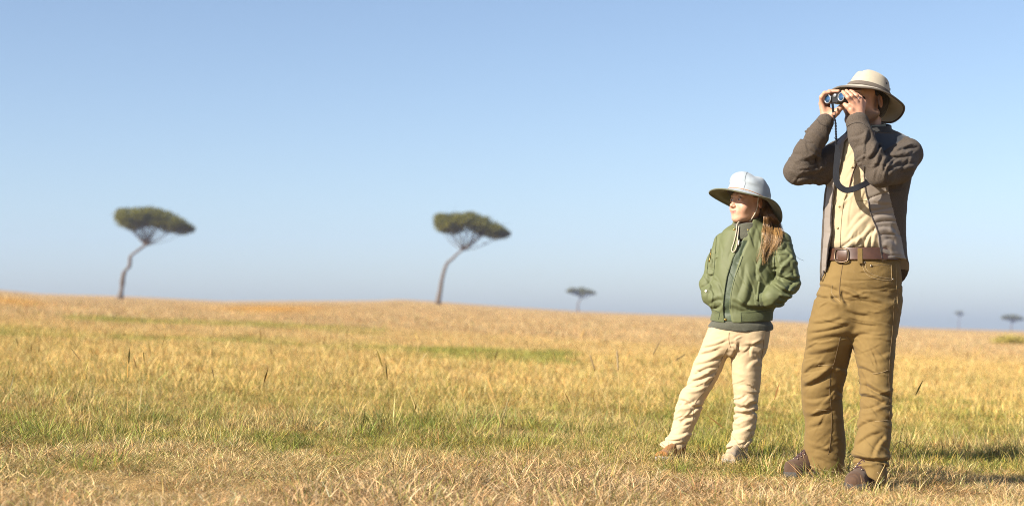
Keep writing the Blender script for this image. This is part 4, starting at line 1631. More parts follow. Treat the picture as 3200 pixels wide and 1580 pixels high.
        d = smin(d, within(P, (wr_r + fing_r[1][1]) / 2, .15, lambda p_: hand(p_, wr_r, fing_r, [M(2597, 366, -.066), M(2614, 350, -.080), M(2626, 338, -.090), M(2634, 327, -.096)], (.0165, .0150, .0115, .0092),
                         [(M(2582, 380, -.060), M(2590, 350, -.050), .022, .020), (M(2590, 372, -.064), M(2606, 354, -.074), .020, .016)]), .115), .010)
        return smin(d, within(P, (wr_l + fing_l[1][1]) / 2, .15, lambda p_: hand(p_, wr_l, fing_l, [M(2672, 362, -.184), M(2660, 344, -.186), M(2650, 334, -.182), M(2640, 327, -.172)], (.0160, .0135, .0115, .0092),
                            [(M(2682, 376, -.178), M(2682, 345, -.168), .024, .020)]), .115), .010)
    V, Q = mesh_sdf(body, axis_grid(-.34, .20, .007, (-.19, .10, .0024)), axis_grid(-.32, .24, .007, (-.21, .11, .0024)), axis_grid(.02, 1.80, .008, (1.50, 1.80, .0024)))
    q = ((V - hc) @ HR)
    skin, tan = (0.43, 0.245, 0.165), (0.44, 0.235, 0.155)
    C = head_paint(q, S, skin, (0.36, 0.14, 0.11), (0.035, 0.022, 0.015), stubble=(0.13, 0.085, 0.06), blush=(0.47, 0.19, 0.13))
    hw = np.clip((np.linalg.norm(q, axis=1) - 0.13) / 0.02, 0, 1)[:, None]
    C = C * (1 - hw) + np.array(tan) * hw
    for fp in fing_r + fing_l:                                    # knuckles and finger tips a little redder
        for k in (0, 1, 2, 3):
            w = 0.35 * np.exp(-(np.linalg.norm(V - fp[k], axis=1) / 0.009) ** 2)[:, None]
            C = C * (1 - w) + np.array((0.46, 0.19, 0.12)) * w
    bd = mesh_obj('body', V, Q, SKIN, root, col=C)
    for sg in (-1, 1):
        e = hc + HR @ (np.array([sg * 0.031, -0.0700, 0.006]) * S)
        eye_mesh('eye', e, 0.0122 * S, HR @ np.array([0, -1, 0.0]), (0.08, 0.05, 0.03), bd, EYE_MAT)
    # ring on a finger
    a, b = fing_l[2][0], fing_l[2][1]
    cpt, dr = Vector(a + (b - a) * 0.55), Vector(b - a).normalized()
    u1 = dr.orthogonal().normalized(); u2 = dr.cross(u1)
    Geo().tube([cpt + (u1 * math.cos(t) + u2 * math.sin(t)) * 0.0102 for t in np.linspace(0, 2 * math.pi, 20)], 0.0014, 6).obj('finger_ring', simple('silver', (0.7, 0.7, 0.72), 0.2, 1.0), root)

    # hair under the hat
    def hair(P):
        q = ((P - hc) @ HR) / S
        d = ellipsoid(q, (0, 0.018, 0.036), (0.079, 0.097, 0.062))
        d = smin(d, ellipsoid(q, (0, 0.055, -0.01), (0.062, 0.058, 0.065)), .03)
        face = smax(q[:, 1] + 0.012 + 0.30 * np.clip(q[:, 2] - 0.02, -.1, .1), q[:, 2] - 0.075, .01)
        d = smax(d, -face, .008)
        low = smax(-(q[:, 2] + 0.055), q[:, 1] - 0.020, .01)
        d = smax(d, -smax(q[:, 2] - 0.012, q[:, 1] - 0.034, .006), .006)
        d = smax(d, -0.075 - q[:, 2], .01)
        return d * S - 0.0015 * crumple(P, 90, 77, (1, 1, .4))
    V, Q = mesh_sdf(hair, np.arange(hc[0] - .13, hc[0] + .14, .003), np.arange(hc[1] - .14, hc[1] + .14, .003), np.arange(hc[2] - .10, hc[2] + .15, .003))
    mesh_obj('hair', V, Q, fabric('dark_hair', (0.016, 0.011, 0.008), weave=600, bump=0.8, rough=0.5), root)

    # ---------------- hat
    hatc = M(2713, 296, .015)
    HT = rot_z(R(-56)) @ rot_x(R(-20))

    def xf(q):
        return Vector(hatc + HT @ np.asarray(q))

    def droop(q, a, r):
        q = q.copy()
        if r < 0.09 and q[2] > 0.036:                               # pinched crown
            fr = -q[1] / 0.09
            q[2] += 0.008 * math.exp(-((fr - 0.55) / 0.4) ** 2) - 0.007 * math.exp(-(q[0] / 0.02) ** 2) * (q[2] > 0.06)
            pin = math.exp(-((fr - 0.6) / 0.35) ** 2) * min(1, max(0, (q[2] - 0.036) / 0.05))
            q[0] *= 1 - 0.16 * pin
        if r > 0.098:
            t = (r - 0.098) / 0.06
            q[2] += 0.006 * t * math.sin(3 * a + 0.6) + 0.004 * math.sin(5 * a + 2) * t
            q[2] += 0.025 * t * math.sin(a) ** 2
        return q
    prof = [(.0015, .080), (.030, .084), (.055, .085), (.071, .075), (.083, .042), (.095, .0)]
    FELT = fabric('tan_felt', (0.37, 0.325, 0.25), (0.335, 0.29, 0.22), weave=450, bump=0.5, mottled=35, mid=0.5, sheen=0.2, soil=0.2, wrinkle=0.15)
    BAND = fabric('charcoal_band', (0.115, 0.095, 0.078), weave=600, bump=0.4, mottled=60, sheen=0.0)
    ell = (0.985, 1.09)
    rows = hat_mesh(A, 'hat', None, None, prof, ell, droop)
    hat = rings_obj('hat', rows, FELT, root, xf, close_top=True)
    brim = [(.0945, .001), (.103, -.004), (.122, -.016), (.142, -.032), (.158, -.047)]
    top = hat_mesh(A, 'brim', None, None, brim, ell, droop)
    under = hat_mesh(A, 'brim', None, None, [(r, h - .0045) for r, h in brim][::-1], ell, droop)
    rings_obj('brim', top + under, FELT, hat, xf)
    edge = [xf(q + np.array([0, 0, -.002])) for q in top[-1]]
    Geo().tube(edge + edge[:2], .0048, 8).obj('brim_edge', BAND, hat)
    bandp = [(.0985, .002), (.0968, .011), (.0940, .020), (.0900, .021)]
    rings_obj('hat_band', hat_mesh(A, 'band', None, None, bandp, ell, droop), BAND, hat, xf)
    for (ang, hh) in ((1.75, .050), (2.25, .042), (-1.75, .050), (-2.2, .05)):
        r = float(np.interp(hh, [.0, .042, .075], [.095, .083, .071]))
        q = np.array([math.sin(ang) * r * ell[0], -math.cos(ang) * r * ell[1], hh])
        dq = np.array([math.sin(ang), -math.cos(ang), .15])
        g = Geo()
        cpt, dr = xf(q + dq * 0.0005), (xf(q + dq) - xf(q)).normalized()
        g.tube([cpt - dr * .002, cpt + dr * .0015, cpt + dr * .0018], [.0052, .0052, .003], 12)
        g.obj('vent_eyelet', simple('dark_eyelet', (0.03, 0.025, 0.022), 0.4, 0.6), hat)

    # ---------------- binoculars (held)
    f2 = Vector((-math.sin(R(56)), -math.cos(R(56)), 0.02)).normalized()
    s2 = Vector((math.cos(R(56)), -math.sin(R(56)), 0)).normalized()
    u2 = s2.cross(f2) * -1
    if u2.z < 0: u2 = -u2
    oc = Vector(M(2608, 306.5, -.118))
    bino = empty('binoculars', base + oc)
    tag(bino, 'compact black binoculars with bluish lenses and grey rims held to the eyes', 'binoculars')
    GREY = simple('grey_ring', (0.22, 0.23, 0.25), 0.35, 0.3)
    m, nt, p, out = new_mat('coated_glass')
    p.inputs['Base Color'].default_value = (0.03, 0.10, 0.22, 1)
    p.inputs['Roughness'].default_value = 0.04
    p.inputs['Metallic'].default_value = 0.55
    p.inputs['Coat Weight'].default_value = 1.0
    COAT = m
    bb = Geo()
    hold = 0.040
    for sg in (-1, 1):
        c = s2 * (sg * hold)
        prof = [(0, .0190), (-.006, .0195), (-.03, .0190), (-.038, .0165), (-.07, .0175), (-.088, .016), (-.094, .0125), (-.118, .0125), (-.122, .0150), (-.130, .0155)]
        bb = Geo()
        bb.tube([c + f2 * t for t, r in prof], [r for t, r in prof], 22, True)
        br = bb.obj('barrel', BLACK, bino)
        ring = [c + f2 * .001 + (s2 * math.cos(t) + u2 * math.sin(t)) * .0175 for t in np.linspace(0, 2 * math.pi, 30)]
        Geo().tube(ring, .0026, 8).obj('lens_rim', GREY, br)
        V = [c + f2 * .0045]
        nr = 6
        for i in range(1, nr + 1):
            rr = .0160 * i / nr
            for k in range(24):
                t = 2 * math.pi * k / 24
                V.append(c + f2 * (.0045 - .0035 * (i / nr) ** 2) + (s2 * math.cos(t) + u2 * math.sin(t)) * rr)
        Fc = [(0, 1 + k, 1 + (k + 1) % 24) for k in range(24)]
        for i in range(nr - 1):
            for k in range(24):
                a_, b_ = 1 + i * 24 + k, 1 + i * 24 + (k + 1) % 24
                Fc.append((a_, a_ + 24, b_ + 24, b_))
        mesh_obj('lens', V, Fc, COAT, br)
    # bridge: faceted block between the barrels, knob in front
    V = []
    outline = [(-.030, .010), (-.014, .019), (.014, .019), (.030, .010), (.030, -.012), (.014, -.022), (-.014, -.022), (-.030, -.012)]
    for t, k in ((-.004, .80), (-.008, 1.0), (-.060, 1.0), (-.066, .8)):
        for (a_, b_) in outline:
            V.append(f2 * t + s2 * (a_ * k) + u2 * (b_ * k))
    Fc = [tuple(range(7, -1, -1)), tuple(range(24, 32))]
    for i in range(3):
        for k in range(8):
            a_, b_ = i * 8 + k, i * 8 + (k + 1) % 8
            Fc.append((a_, b_, b_ + 8, a_ + 8))
    mesh_obj('bridge', V, Fc, BLACK, bino, smooth=False)
    kn = u2 * .011
    Geo().tube([kn + f2 * t for t in (-.012, -.001, .001)], [.0085, .0085, .0075], 18).obj('hinge_cap', GREY, bino)
    Geo().tube([u2 * .020 + f2 * t for t in (-.030, -.052)], [.0095, .0095], 18).obj('focus_wheel', BLACK, bino)
    # neck strap: buckle, twisted cord, padded loop
    STRAP = fabric('navy_webbing', (0.010, 0.011, 0.015), weave=700, bump=0.4, rough=0.7, sheen=0.0, spec=0.15)

    def ribbon(pts, w, th, name, face=None):
        Pm = [Vector(p) for p in pts]
        V, Fc = [], []
        n = len(Pm)
        for i in range(n):
            t = (Pm[min(i + 1, n - 1)] - Pm[max(i - 1, 0)]).normalized()
            side = t.cross(face[i] if face else Vector((0, -1, 0))).normalized()
            nn = side.cross(t)
            ww = w[i] if hasattr(w, '__len__') else w
            for (a_, b_) in ((-1, -1), (1, -1), (1, 1), (-1, 1)):
                V.append(Pm[i] + side * (a_ * ww / 2) + nn * (b_ * th / 2))
        for i in range(n - 1):
            for k in range(4):
                a_, b_ = i * 4 + k, i * 4 + (k + 1) % 4
                Fc.append((a_, b_, b_ + 4, a_ + 4))
        Fc += [(3, 2, 1, 0), tuple((n - 1) * 4 + k for k in range(4))]
        return mesh_obj(name, V, Fc, STRAP, bino, smooth=False)
    st = [Vector(M(*q)) - oc for q in [(2601, 322, -.112), (2603, 335, -.118), (2604, 352, -.122)]]
    ribbon([Vector(x) for x in smooth_path(st, 5)], .010, .0025, 'strap_end')
    g = Geo()
    bc = Vector(M(2605, 355, -.124)) - oc
    g.tube([bc + Vector((x, -.002, z)) for x, z in ((-.007, .008), (.007, .008), (.007, -.008), (-.007, -.008), (-.007, .008))], .0018, 6)
    g.obj('strap_buckle', BLACK, bino)
    cord = [Vector(M(*q)) - oc for q in [(2606, 362, -.124), (2611, 385, -.126), (2612, 410, -.128), (2613, 432, -.128), (2614, 452, -.128)]]
    sp = [Vector(x) for x in smooth_path(cord, 10)]
    for ph in (0, math.pi):
        Geo().tube([q + Vector((math.cos(i * .9 + ph), math.sin(i * .9 + ph), 0)) * .0024 for i, q in enumerate(sp)], .0026, 6).obj('strap_cord', STRAP, bino)
    for dx in (-1, 1):
        q0 = sp[int(len(sp) * .78)]
        Geo().tube([q0, q0 + Vector((dx * .006, -.004, .002)), q0 + Vector((dx * .010, -.004, -.004 * dx))], .0017, 6).obj('knot_end', STRAP, bino)
    loop = [Vector(M(*q)) - oc for q in [(2615, 452, -.130), (2617, 475, -.135), (2616, 500, -.142), (2613, 530, -.150), (2613, 556, -.158), (2620, 578, -.166), (2640, 593, -.176), (2662, 592, -.182), (2688, 582, -.184), (2712, 570, -.170), (2724, 560, -.15)]]
    lp = [Vector(x) for x in smooth_path(loop, 8)]
    wl = [.010 + .016 * min(1, i / 10) for i in range(len(lp))]
    fc = []
    for i in range(len(lp)):
        t = i / (len(lp) - 1)
        fc.append(Vector((-.35, -1, .10 if t < .45 else .35)).normalized())
    ribbon(lp, wl, .004, 'strap_pad', fc)
    # dark thong and lapel cord on the shirt
    Geo().tube(A.path(shirt, [(2684, 500), (2672, 525), (2662, 550), (2655, 580), (2652, 600)], .002, 5), .0022, 6).obj('leather_thong', simple('thong_leather', (0.09, 0.025, 0.012), 0.5), root)
    return A


MAN = make_man()

def g4(a, b):
    return (2180 + a * 0.2359, 520 + b * 0.2358)


def g5(*q):
    return [2160 + q[i] * 0.2987 if i % 2 == 0 else 680 + q[i] * 0.2987 for i in range(4)] + list(q[4:])


def g6(*q):
    return [2020 + q[i] * 0.3616 if i % 2 == 0 else 1000 + q[i] * 0.3616 for i in range(4)] + list(q[4:])


def q5(*pts):
    return [(2160 + a * 0.2987, 680 + b * 0.2987) for a, b in pts]


def q6(*pts):
    return [(2020 + a * 0.3616, 1000 + b * 0.3616) for a, b in pts]


def make_girl():
    Y = 7.85
    gx = (2270 - 1600) / F * Y
    base = Vector((gx, Y, gz(gx, Y)))
    A = Person(base, Y)
    M = A.M
    Y5 = Y / F
    root = empty('person', base)
    tag(root, 'child in pale wide brimmed hat, green bomber jacket and beige trousers, hands in pockets', 'person')

    # ---------------- trousers
    pel = Loft([A.row(*r) for r in [(1000, 2222, 2408, 0, .100), (1036, 2212, 2404, 0, .105), (1062, 2202, 2400, .0, .105), (1087, 2194, 2396, .0, .095), (1110, 2190, 2388, .0, .07)]])
    leg_r = Loft([A.row(*r) for r in [(1030, 2215, 2300, .02, .085), (1060, 2202, 2294, .02, .088), (1087, 2191, 2284, .02, .086), (1130, 2169, 2266, .01, .080), (1181, 2152, 2244, .0, .074), (1202, 2145, 2232, -.005, .071), (1217, 2130, 2223, -.005, .069), (1246, 2119, 2203, -.01, .066),
                                      (1282, 2108, 2192, -.02, .064), (1300, 2105, 2186, -.02, .063), (1343, 2096, 2166, -.03, .062), (1364, 2086, 2158, -.035, .063), (1387, 2060, 2147, -.04, .070), (1420, 2054, 2142, -.045, .074)]])
    leg_l = Loft([A.row(*r) for r in [(1030, 2296, 2402, -.015, .085), (1060, 2288, 2400, -.02, .088), (1087, 2283, 2396, -.02, .086), (1123, 2284, 2382, -.02, .080), (1202, 2289, 2376, -.02, .073), (1217, 2290, 2374, -.02, .071), (1275, 2294, 2368, -.02, .066),
                                      (1295, 2293, 2367, -.02, .065), (1343, 2288, 2360, -.02, .064), (1365, 2283, 2354, -.02, .064), (1398, 2270, 2338, -.025, .066), (1432, 2266, 2326, -.03, .066)]])
    pf = [g6(*q) for q in [
        (440, 300, 640, 240, 4, 6, -1), (500, 240, 690, 180, 4, 5, -1), (420, 470, 600, 400, 5, 6, -1), (430, 390, 640, 320, 5, 6, -1), (400, 530, 580, 450, 7, 6, -1), (345, 590, 500, 545, 8, 6, 1), (420, 600, 560, 520, 6, 6, -1),
        (280, 690, 400, 740, 5, 6, -1), (270, 740, 430, 690, 6, 6, 1), (300, 880, 400, 840, 7, 6, 1), (350, 720, 470, 760, 7, 6, -1), (390, 790, 480, 740, 6, 5, 1), (240, 860, 330, 900, 4, 6, -1), (210, 1000, 350, 960, 5, 6, 1), (130, 1030, 290, 1040, 7, 5, -1), (230, 1090, 330, 1070, 5, 5, -1),
        (740, 200, 800, 240, 5, 5, 1), (740, 330, 800, 200, 5, 6, -1), (870, 220, 1000, 190, 4, 5, -1), (890, 300, 910, 200, 3, 5, 1), (760, 690, 860, 650, 6, 6, 1), (765, 720, 830, 760, 9, 6, -1), (870, 760, 955, 720, 9, 6, -1), (780, 800, 950, 790, 7, 6, -1), (850, 750, 960, 810, 7, 5, 1), (770, 860, 900, 830, 6, 6, 1),
        (740, 950, 900, 900, 4, 6, 1), (710, 1050, 850, 1040, 4, 6, 1), (690, 1110, 830, 1120, 7, 5, -1), (840, 1080, 930, 1010, 5, 5, 1), (800, 560, 940, 600, 3, 8, 1), (860, 400, 960, 330, 3, 7, 1)]]

    pf += rand_folds(11, 30, (2090, 1050, 2270, 1400), (-28, 20), (20, 60), (1.2, 3.2), (2.4, 4.2)) + rand_folds(12, 28, (2285, 1050, 2390, 1410), (8, 26), (20, 60), (1.2, 3.2), (2.4, 4.2))

    def trousers(P):
        px, py = A.pxpy(P)
        a = smax(leg_r(P), (py - interp(px, [(2055, 1386), (2080, 1402), (2108, 1414), (2142, 1394)])) * Y5, 0.006)
        b = smax(leg_l(P), (py - interp(px, [(2262, 1424), (2290, 1420), (2320, 1405), (2350, 1385)])) * Y5, 0.006)
        d = smin(smin(a, b, 0.010), pel(P), 0.022)
        d = smax(d, P[:, 2] - M(2300, 1020, 0)[2], .006)
        d = d - 1.15 * A.folds(P, pf, 0.03)
        z = P[:, 2]
        k = np.exp(-((z - 0.28) / 0.10) ** 2) + np.exp(-((z - 0.05) / 0.07) ** 2) + 0.45
        return d - 0.0020 * k * crumple(P, 18, 104, (1, 1, 1.2)) - 0.0017 * crumple(P, 44, 109, (1, 1, 1.6))
    V, Q = mesh_sdf(trousers, np.arange(-.36, .26, .0046), np.arange(-.17, .17, .0046), np.arange(-.03, .72, .0046))
    BEIGE = fabric('beige_cotton', (0.43, 0.325, 0.20), (0.40, 0.30, 0.18), weave=900, bump=0.25, mottled=14, mid=0.4, sheen=0.05, soil=0.06, wrinkle=0.2)
    BTHREAD = fabric('beige_seam', (0.20, 0.135, 0.07))
    tr = mesh_obj('trousers', V, Q, BEIGE, root)

    def seam(name, pts, parent, f, mat, r=0.0014, off=0.0003, n=6):
        return Geo().tube(A.path(f, pts, off, n), r, 5).obj(name, mat, parent)
    for pts in [q6((715, 105), (712, 170), (725, 230)), q6((700, 240), (640, 360), (580, 500), (500, 610), (430, 700), (405, 790), (400, 860), (360, 950)), q6((1018, 115), (1010, 230), (995, 330)), q6((125, 1060), (190, 1105), (260, 1125))]:
        seam('seam', pts, tr, trousers, BTHREAD)

    # ---------------- shoes
    SHOE = fabric('tan_suede', (0.26, 0.115, 0.030), (0.20, 0.085, 0.022), weave=500, bump=0.35, mottled=40)
    PALE = fabric('pale_suede', (0.36, 0.27, 0.17), weave=500, bump=0.35, mottled=40)
    SOLE2 = simple('pale_sole', (0.30, 0.28, 0.26), rough=0.7, var=0.3)
    for i, (tp, hp, mt) in enumerate((((2086, -.13), (2130, -.02), SHOE), ((2284, -.13), (2318, .0), PALE))):
        w = []
        for (px, dy) in (tp, hp):
            X = (px - 1600) / F * (Y + dy)
            w.append(Vector((X, Y + dy, gz(X, Y + dy) + 0.004)) - base)
        w[0] = w[1] + (w[0] - w[1]).normalized() * 0.205
        w[0].z = gz(w[0].x + base.x, w[0].y + base.y) + 0.004 - base.z
        sole, upper, loc, L, fr, o, slope = boot(w[0], w[1], 0.84, 131 + i, 0.06, 0.62)
        lo, hi = np.minimum(w[0], w[1]) - 0.06, np.maximum(w[0], w[1]) + 0.06
        V, Q = mesh_sdf(upper, np.arange(lo[0], hi[0], .003), np.arange(lo[1], hi[1], .003), np.arange(lo[2] + .04, hi[2] + .10, .003))
        bt = mesh_obj('shoe', V, Q, mt, root)
        V, Q = mesh_sdf(sole, np.arange(lo[0], hi[0], .003), np.arange(lo[1], hi[1], .003), np.arange(lo[2] + .04, hi[2] + .01, .0025))
        mesh_obj('sole', V, Q, SOLE2, bt)

    # ---------------- fleece under the jacket
    fl = Loft([A.row(*r) for r in [(960, 2250, 2390, 0, .080), (1000, 2226, 2406, 0, .102), (1020, 2213, 2416, 0, .112), (1045, 2214, 2417, 0, .112)]])

    def fleece(P):
        px, py = A.pxpy(P)
        d = smax(fl(P), (py - interp(px, [(2208, 1019), (2240, 1028), (2300, 1036), (2400, 1036), (2420, 1028)])) * Y5, .008)
        return d - 0.002 * crumple(P, 26, 141)
    V, Q = mesh_sdf(fleece, np.arange(-.13, .27, .0046), np.arange(-.14, .14, .0046), np.arange(.58, .74, .0046))
    FLEECE = fabric('grey_green_fleece', (0.072, 0.072, 0.050), (0.050, 0.050, 0.036), weave=420, bump=0.7, mottled=200, mid=0.8, sheen=0.25, wrinkle=0.2)
    flo = mesh_obj('fleece', V, Q, FLEECE, root)

    # ---------------- bomber jacket
    torso = Loft([A.row(*r) for r in [(694, 2304, 2392, .02, .050), (708, 2274, 2424, .018, .072), (724, 2257, 2446, .012, .088), (770, 2243, 2454, .01, .105), (820, 2232, 2450, .005, .115), (880, 2222, 2446, 0, .124),
                                      (930, 2213, 2438, 0, .126), (952, 2214, 2430, 0, .122), (966, 2221, 2420, 0, .113), (976, 2224, 2416, 0, .110), (992, 2221, 2415, 0, .112), (1010, 2219, 2413, 0, .112)]])
    arm_l = ([M(2438, 758, -.045), M(2450, 818, -.075), M(2460, 884, -.075)], [.058, .058, .060])
    fore_l = ([M(2460, 884, -.075), M(2434, 917, -.118), M(2410, 930, -.140)], [.060, .054, .047])
    cuff_l = (M(2412, 930, -.140), M(2374, 934, -.112), .038, .030)
    arm_r = ([M(2262, 757, .055), M(2240, 822, .045), M(2215, 888, .03)], [.050, .048, .044])
    fore_r = ([M(2215, 888, .03), M(2222, 925, -.01), M(2236, 940, -.03)], [.044, .041, .036])
    PL = [(757, 2314), (799, 2291), (838, 2279), (865, 2271), (919, 2263), (964, 2259), (1012, 2263)]
    PR = [(740, 2338), (757, 2334), (793, 2318), (823, 2307), (871, 2293), (919, 2282), (964, 2279), (1012, 2288)]
    jf = [g5(*q) for q in [
        (310, 250, 260, 560, 3, 9, -1), (440, 180, 400, 420, 4, 8, -1), (240, 640, 330, 780, 3, 9, 1), (200, 900, 330, 860, 4, 7, -1), (230, 950, 320, 900, 5, 6, 1), (190, 780, 200, 900, 5, 7, -1),
        (560, 500, 480, 820, 4, 9, -1), (705, 440, 680, 640, 7, 7, -1), (640, 700, 560, 930, 5, 9, 1), (450, 880, 680, 960, 5, 7, -1), (430, 930, 560, 980, 4, 6, -1), (600, 930, 780, 960, 5, 6, -1), (720, 480, 850, 640, 4, 8, 1),
        (690, 100, 660, 300, 3, 8, 1), (780, 100, 760, 220, 4, 6, -1), (820, 300, 700, 600, 4, 9, 1),
        (880, 400, 868, 640, 9, 7, -1), (885, 598, 1090, 655, 9, 6, -1), (900, 640, 1090, 700, 6, 6, 1), (860, 700, 1050, 800, 8, 6, -1), (930, 830, 1050, 850, 6, 6, -1), (1000, 770, 1110, 650, 6, 6, 1), (900, 560, 960, 480, 5, 6, 1), (930, 470, 1040, 380, 5, 7, 1),
        (920, 350, 1000, 290, 4, 7, -1), (1060, 560, 1120, 640, 5, 7, -1), (1030, 500, 1075, 430, 4, 7, 1), (880, 890, 1010, 880, 5, 6, 1),
        (170, 600, 230, 600, 5, 5, -1), (110, 730, 190, 680, 5, 5, 1), (195, 400, 235, 470, 4, 5, 1)]]

    jf += rand_folds(13, 26, (2225, 720, 2440, 960), (80, 25), (25, 80), (1.0, 2.6), (2.6, 4.5)) + rand_folds(14, 22, (2420, 740, 2500, 940), (20, 35), (20, 50), (1.5, 3.5), (2.6, 4.5)) + rand_folds(15, 10, (2190, 760, 2240, 940), (0, 30), (15, 40), (1.5, 3.0), (2.6, 4.0))

    def arms(P):
        a = smin(chain(P, *arm_l, k=.03), chain(P, *fore_l, k=.03), .02)
        b = smin(chain(P, *arm_r, k=.03), chain(P, *fore_r, k=.03), .02)
        return a, b
    ccol = M(2338, 698, .02)

    def shell(P, c, rx, ry, th, z0, z1, tilt):
        q = P - v3(c)
        k = 1 + 0.22 * np.clip(-q[:, 2] / 0.05, -0.4, 1)
        rr = (np.sqrt((q[:, 0] / (rx * k)) ** 2 + (q[:, 1] / (ry * k)) ** 2) - 1) * min(rx, ry)
        zt = q[:, 2] - tilt[0] * q[:, 0] - tilt[1] * q[:, 1]
        return smax(smax(np.abs(rr) - th, z0 - zt, .004), zt - z1, .004)

    def jacket(P):
        px, py = A.pxpy(P)
        t = torso(P)
        z = P[:, 2]
        zh = M(2300, 970, 0)[2]
        t = t - 0.0040 * crumple(P, 40, 161, (1.3, 1.3, 0.35)) * np.exp(-((z - zh - 0.012) / 0.03) ** 2)
        t = t - 0.0020 * crumple(P, 15, 162, (1, 1, .5)) * (z > zh)
        # storm flap a step below the edge of the right-hand panel
        pl, pr = interp(py, PL), interp(py, PR)
        fr = P[:, 1] < 0.0
        st = np.clip((px - pl) / 2.5, 0, 1) * np.clip((pr - px) / 5.0 + 1, 0, 1) * np.clip((py - 745) / 15, 0, 1)
        t = t + 0.006 * st * fr
        t = smin(t, shell(P, ccol, .072, .075, .0055, -.05, .030, (.22, .25)), .012)
        v0 = interp(py, [(690, 2292), (705, 2298), (757, 2313)])
        v1 = interp(py, [(690, 2352), (705, 2347), (757, 2316)])
        notch = smax(smax(smax((v0 - px) * Y5, (px - v1) * Y5, .003), (py - 757) * Y5, .003), P[:, 1] + 0.0, .01)
        t = smax(t, -notch, .004)
        t = smax(t, -capsule(P, M(2340, 735, .02), M(2344, 650, .02), .052, .066), .004)
        t = smax(t, (py - interp(px, [(2210, 999), (2270, 1011), (2330, 1008), (2420, 1001)])) * Y5, .005)
        a, b = arms(P)
        d = smin(smin(t, a, .016), b, .016)
        d = smin(d, capsule(P, *cuff_l), .004)
        d = d - 1.1 * A.folds(P, jf, 0.02)
        sl = np.exp(-(np.clip(np.minimum(a, b), 0, 1) / 0.02) ** 2) * (z > zh)
        return d - 0.0030 * sl * crumple(P, 24, 163, (1, 1, 1.8)) - 0.0012 * crumple(P, 48, 164)
    V, Q = mesh_sdf(jacket, np.arange(-.18, .38, .0044), np.arange(-.24, .16, .0044), np.arange(.62, 1.24, .0044))
    cen = V[Q].mean(1).astype(np.float32)
    px, py = A.pxpy(cen)
    t, (a, b) = torso(cen), arms(cen)
    cf = capsule(cen, *cuff_l)
    lab = np.zeros(len(cen), int)
    pl, pr = interp(py, PL), interp(py, PR)
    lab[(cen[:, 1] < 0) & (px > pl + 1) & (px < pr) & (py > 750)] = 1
    arm = np.minimum(a, b)
    lab[(lab == 0) & (py > 974) & (arm > 0.004) & ~((px > 2262) & (px < 2318) & (cen[:, 1] < 0))] = 2
    lab[(a < t) & (a <= b) & (a < cf + .004)] = 3
    lab[(b < t) & (b < a)] = 4
    lab[(cf < a - .002) & (cf < t - .002)] = 5
    lab[(cen[:, 2] > ccol[2] - .004) & (arm > .02)] = 6
    pc = split_mesh(V, Q, lab)
    GREEN_N = fabric('olive_nylon', (0.102, 0.114, 0.052), (0.092, 0.103, 0.046), rough=0.66, weave=1300, bump=0.08, mottled=9, sheen=0.0, spec=0.3, wrinkle=0.06)
    DARK_G = fabric('shaded_green_quilt', (0.048, 0.066, 0.036), (0.040, 0.056, 0.030), rough=0.5, weave=900, bump=0.2, mottled=20, wrinkle=0.2)  # green quilted flap, most of its darkness is shade put into the colour
    RIB = fabric('olive_rib_knit', (0.080, 0.092, 0.040), (0.066, 0.077, 0.033), weave=350, bump=0.8, mottled=150, mid=0.4)
    jk = mesh_obj('jacket', *pc[0], GREEN_N, root)
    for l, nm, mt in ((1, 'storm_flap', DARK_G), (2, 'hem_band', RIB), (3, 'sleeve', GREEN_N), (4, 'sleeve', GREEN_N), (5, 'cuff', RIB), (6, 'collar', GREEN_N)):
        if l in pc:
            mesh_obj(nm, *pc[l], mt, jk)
    GTH = fabric('olive_seam', (0.045, 0.058, 0.024))
    for pts in [q5((520, 260), (450, 400), (405, 520), (372, 630), (345, 800), (333, 950), (345, 1090)), q5((540, 400), (505, 500), (455, 640), (420, 800), (410, 950)), q5((520, 990), (680, 985), (845, 965)), q5((205, 955), (290, 990), (285, 1060)), q5((520, 990), (525, 1085)),
                q5((885, 350), (868, 450), (870, 560), (890, 640)), q5((265, 190), (255, 330), (245, 470), (235, 600)), q5((205, 350), (180, 430), (165, 580))]:
        seam('seam', pts, jk, jacket, GTH, 0.0017)
    # pocket welt, zips, snaps
    wel = [q5(*p_) for p_ in (((662, 660), (700, 665), (722, 662)), ((715, 668), (700, 760), (690, 860)), ((668, 660), (680, 770), (690, 870)))]
    Geo().tube(A.path(jacket, wel[1], 0.002, 8), [0.0065] * 17, 8).obj('pocket_welt', GREEN_N, jk)
    Geo().tube(A.path(jacket, q5((585, 118), (550, 170), (515, 235)), 0.0015, 6), 0.003, 6).obj('zip', BRASS, jk)
    Geo().tube(A.path(jacket, q5((500, 235), (492, 290)), 0.003, 3), 0.0034, 6).obj('zip_pull', simple('pale_metal', (0.7, 0.66, 0.55), 0.3, 0.6), jk)
    Geo().tube(A.path(jacket, q5((205, 330), (200, 400), (185, 460)), 0.002, 4), 0.0026, 6).obj('zip', BRASS, jk)
    for (x, y), mt in ((q5((155, 767))[0], simple('white_snap', (0.75, 0.75, 0.70), 0.3)), (q5((360, 1062))[0], BRASS), (q5((598, 130))[0], BRASS), (q5((452, 122))[0], BRASS)):
        h = A.hit(jacket, x, y, 0.001)
        Geo().tube([h + Vector((0, .002, 0)), h - Vector((.001, .003, 0)), h - Vector((.001, .004, 0))], [.0062, .0058, .003], 14).obj('snap', mt, jk)

    # inner fleece collar
    def gaiter(P):
        d = shell(P, M(2332, 704, .005), .060, .064, .009, -.06, .016, (.10, .12))
        return d - .001 * crumple(P, 60, 171)
    c = M(2332, 704, .005)
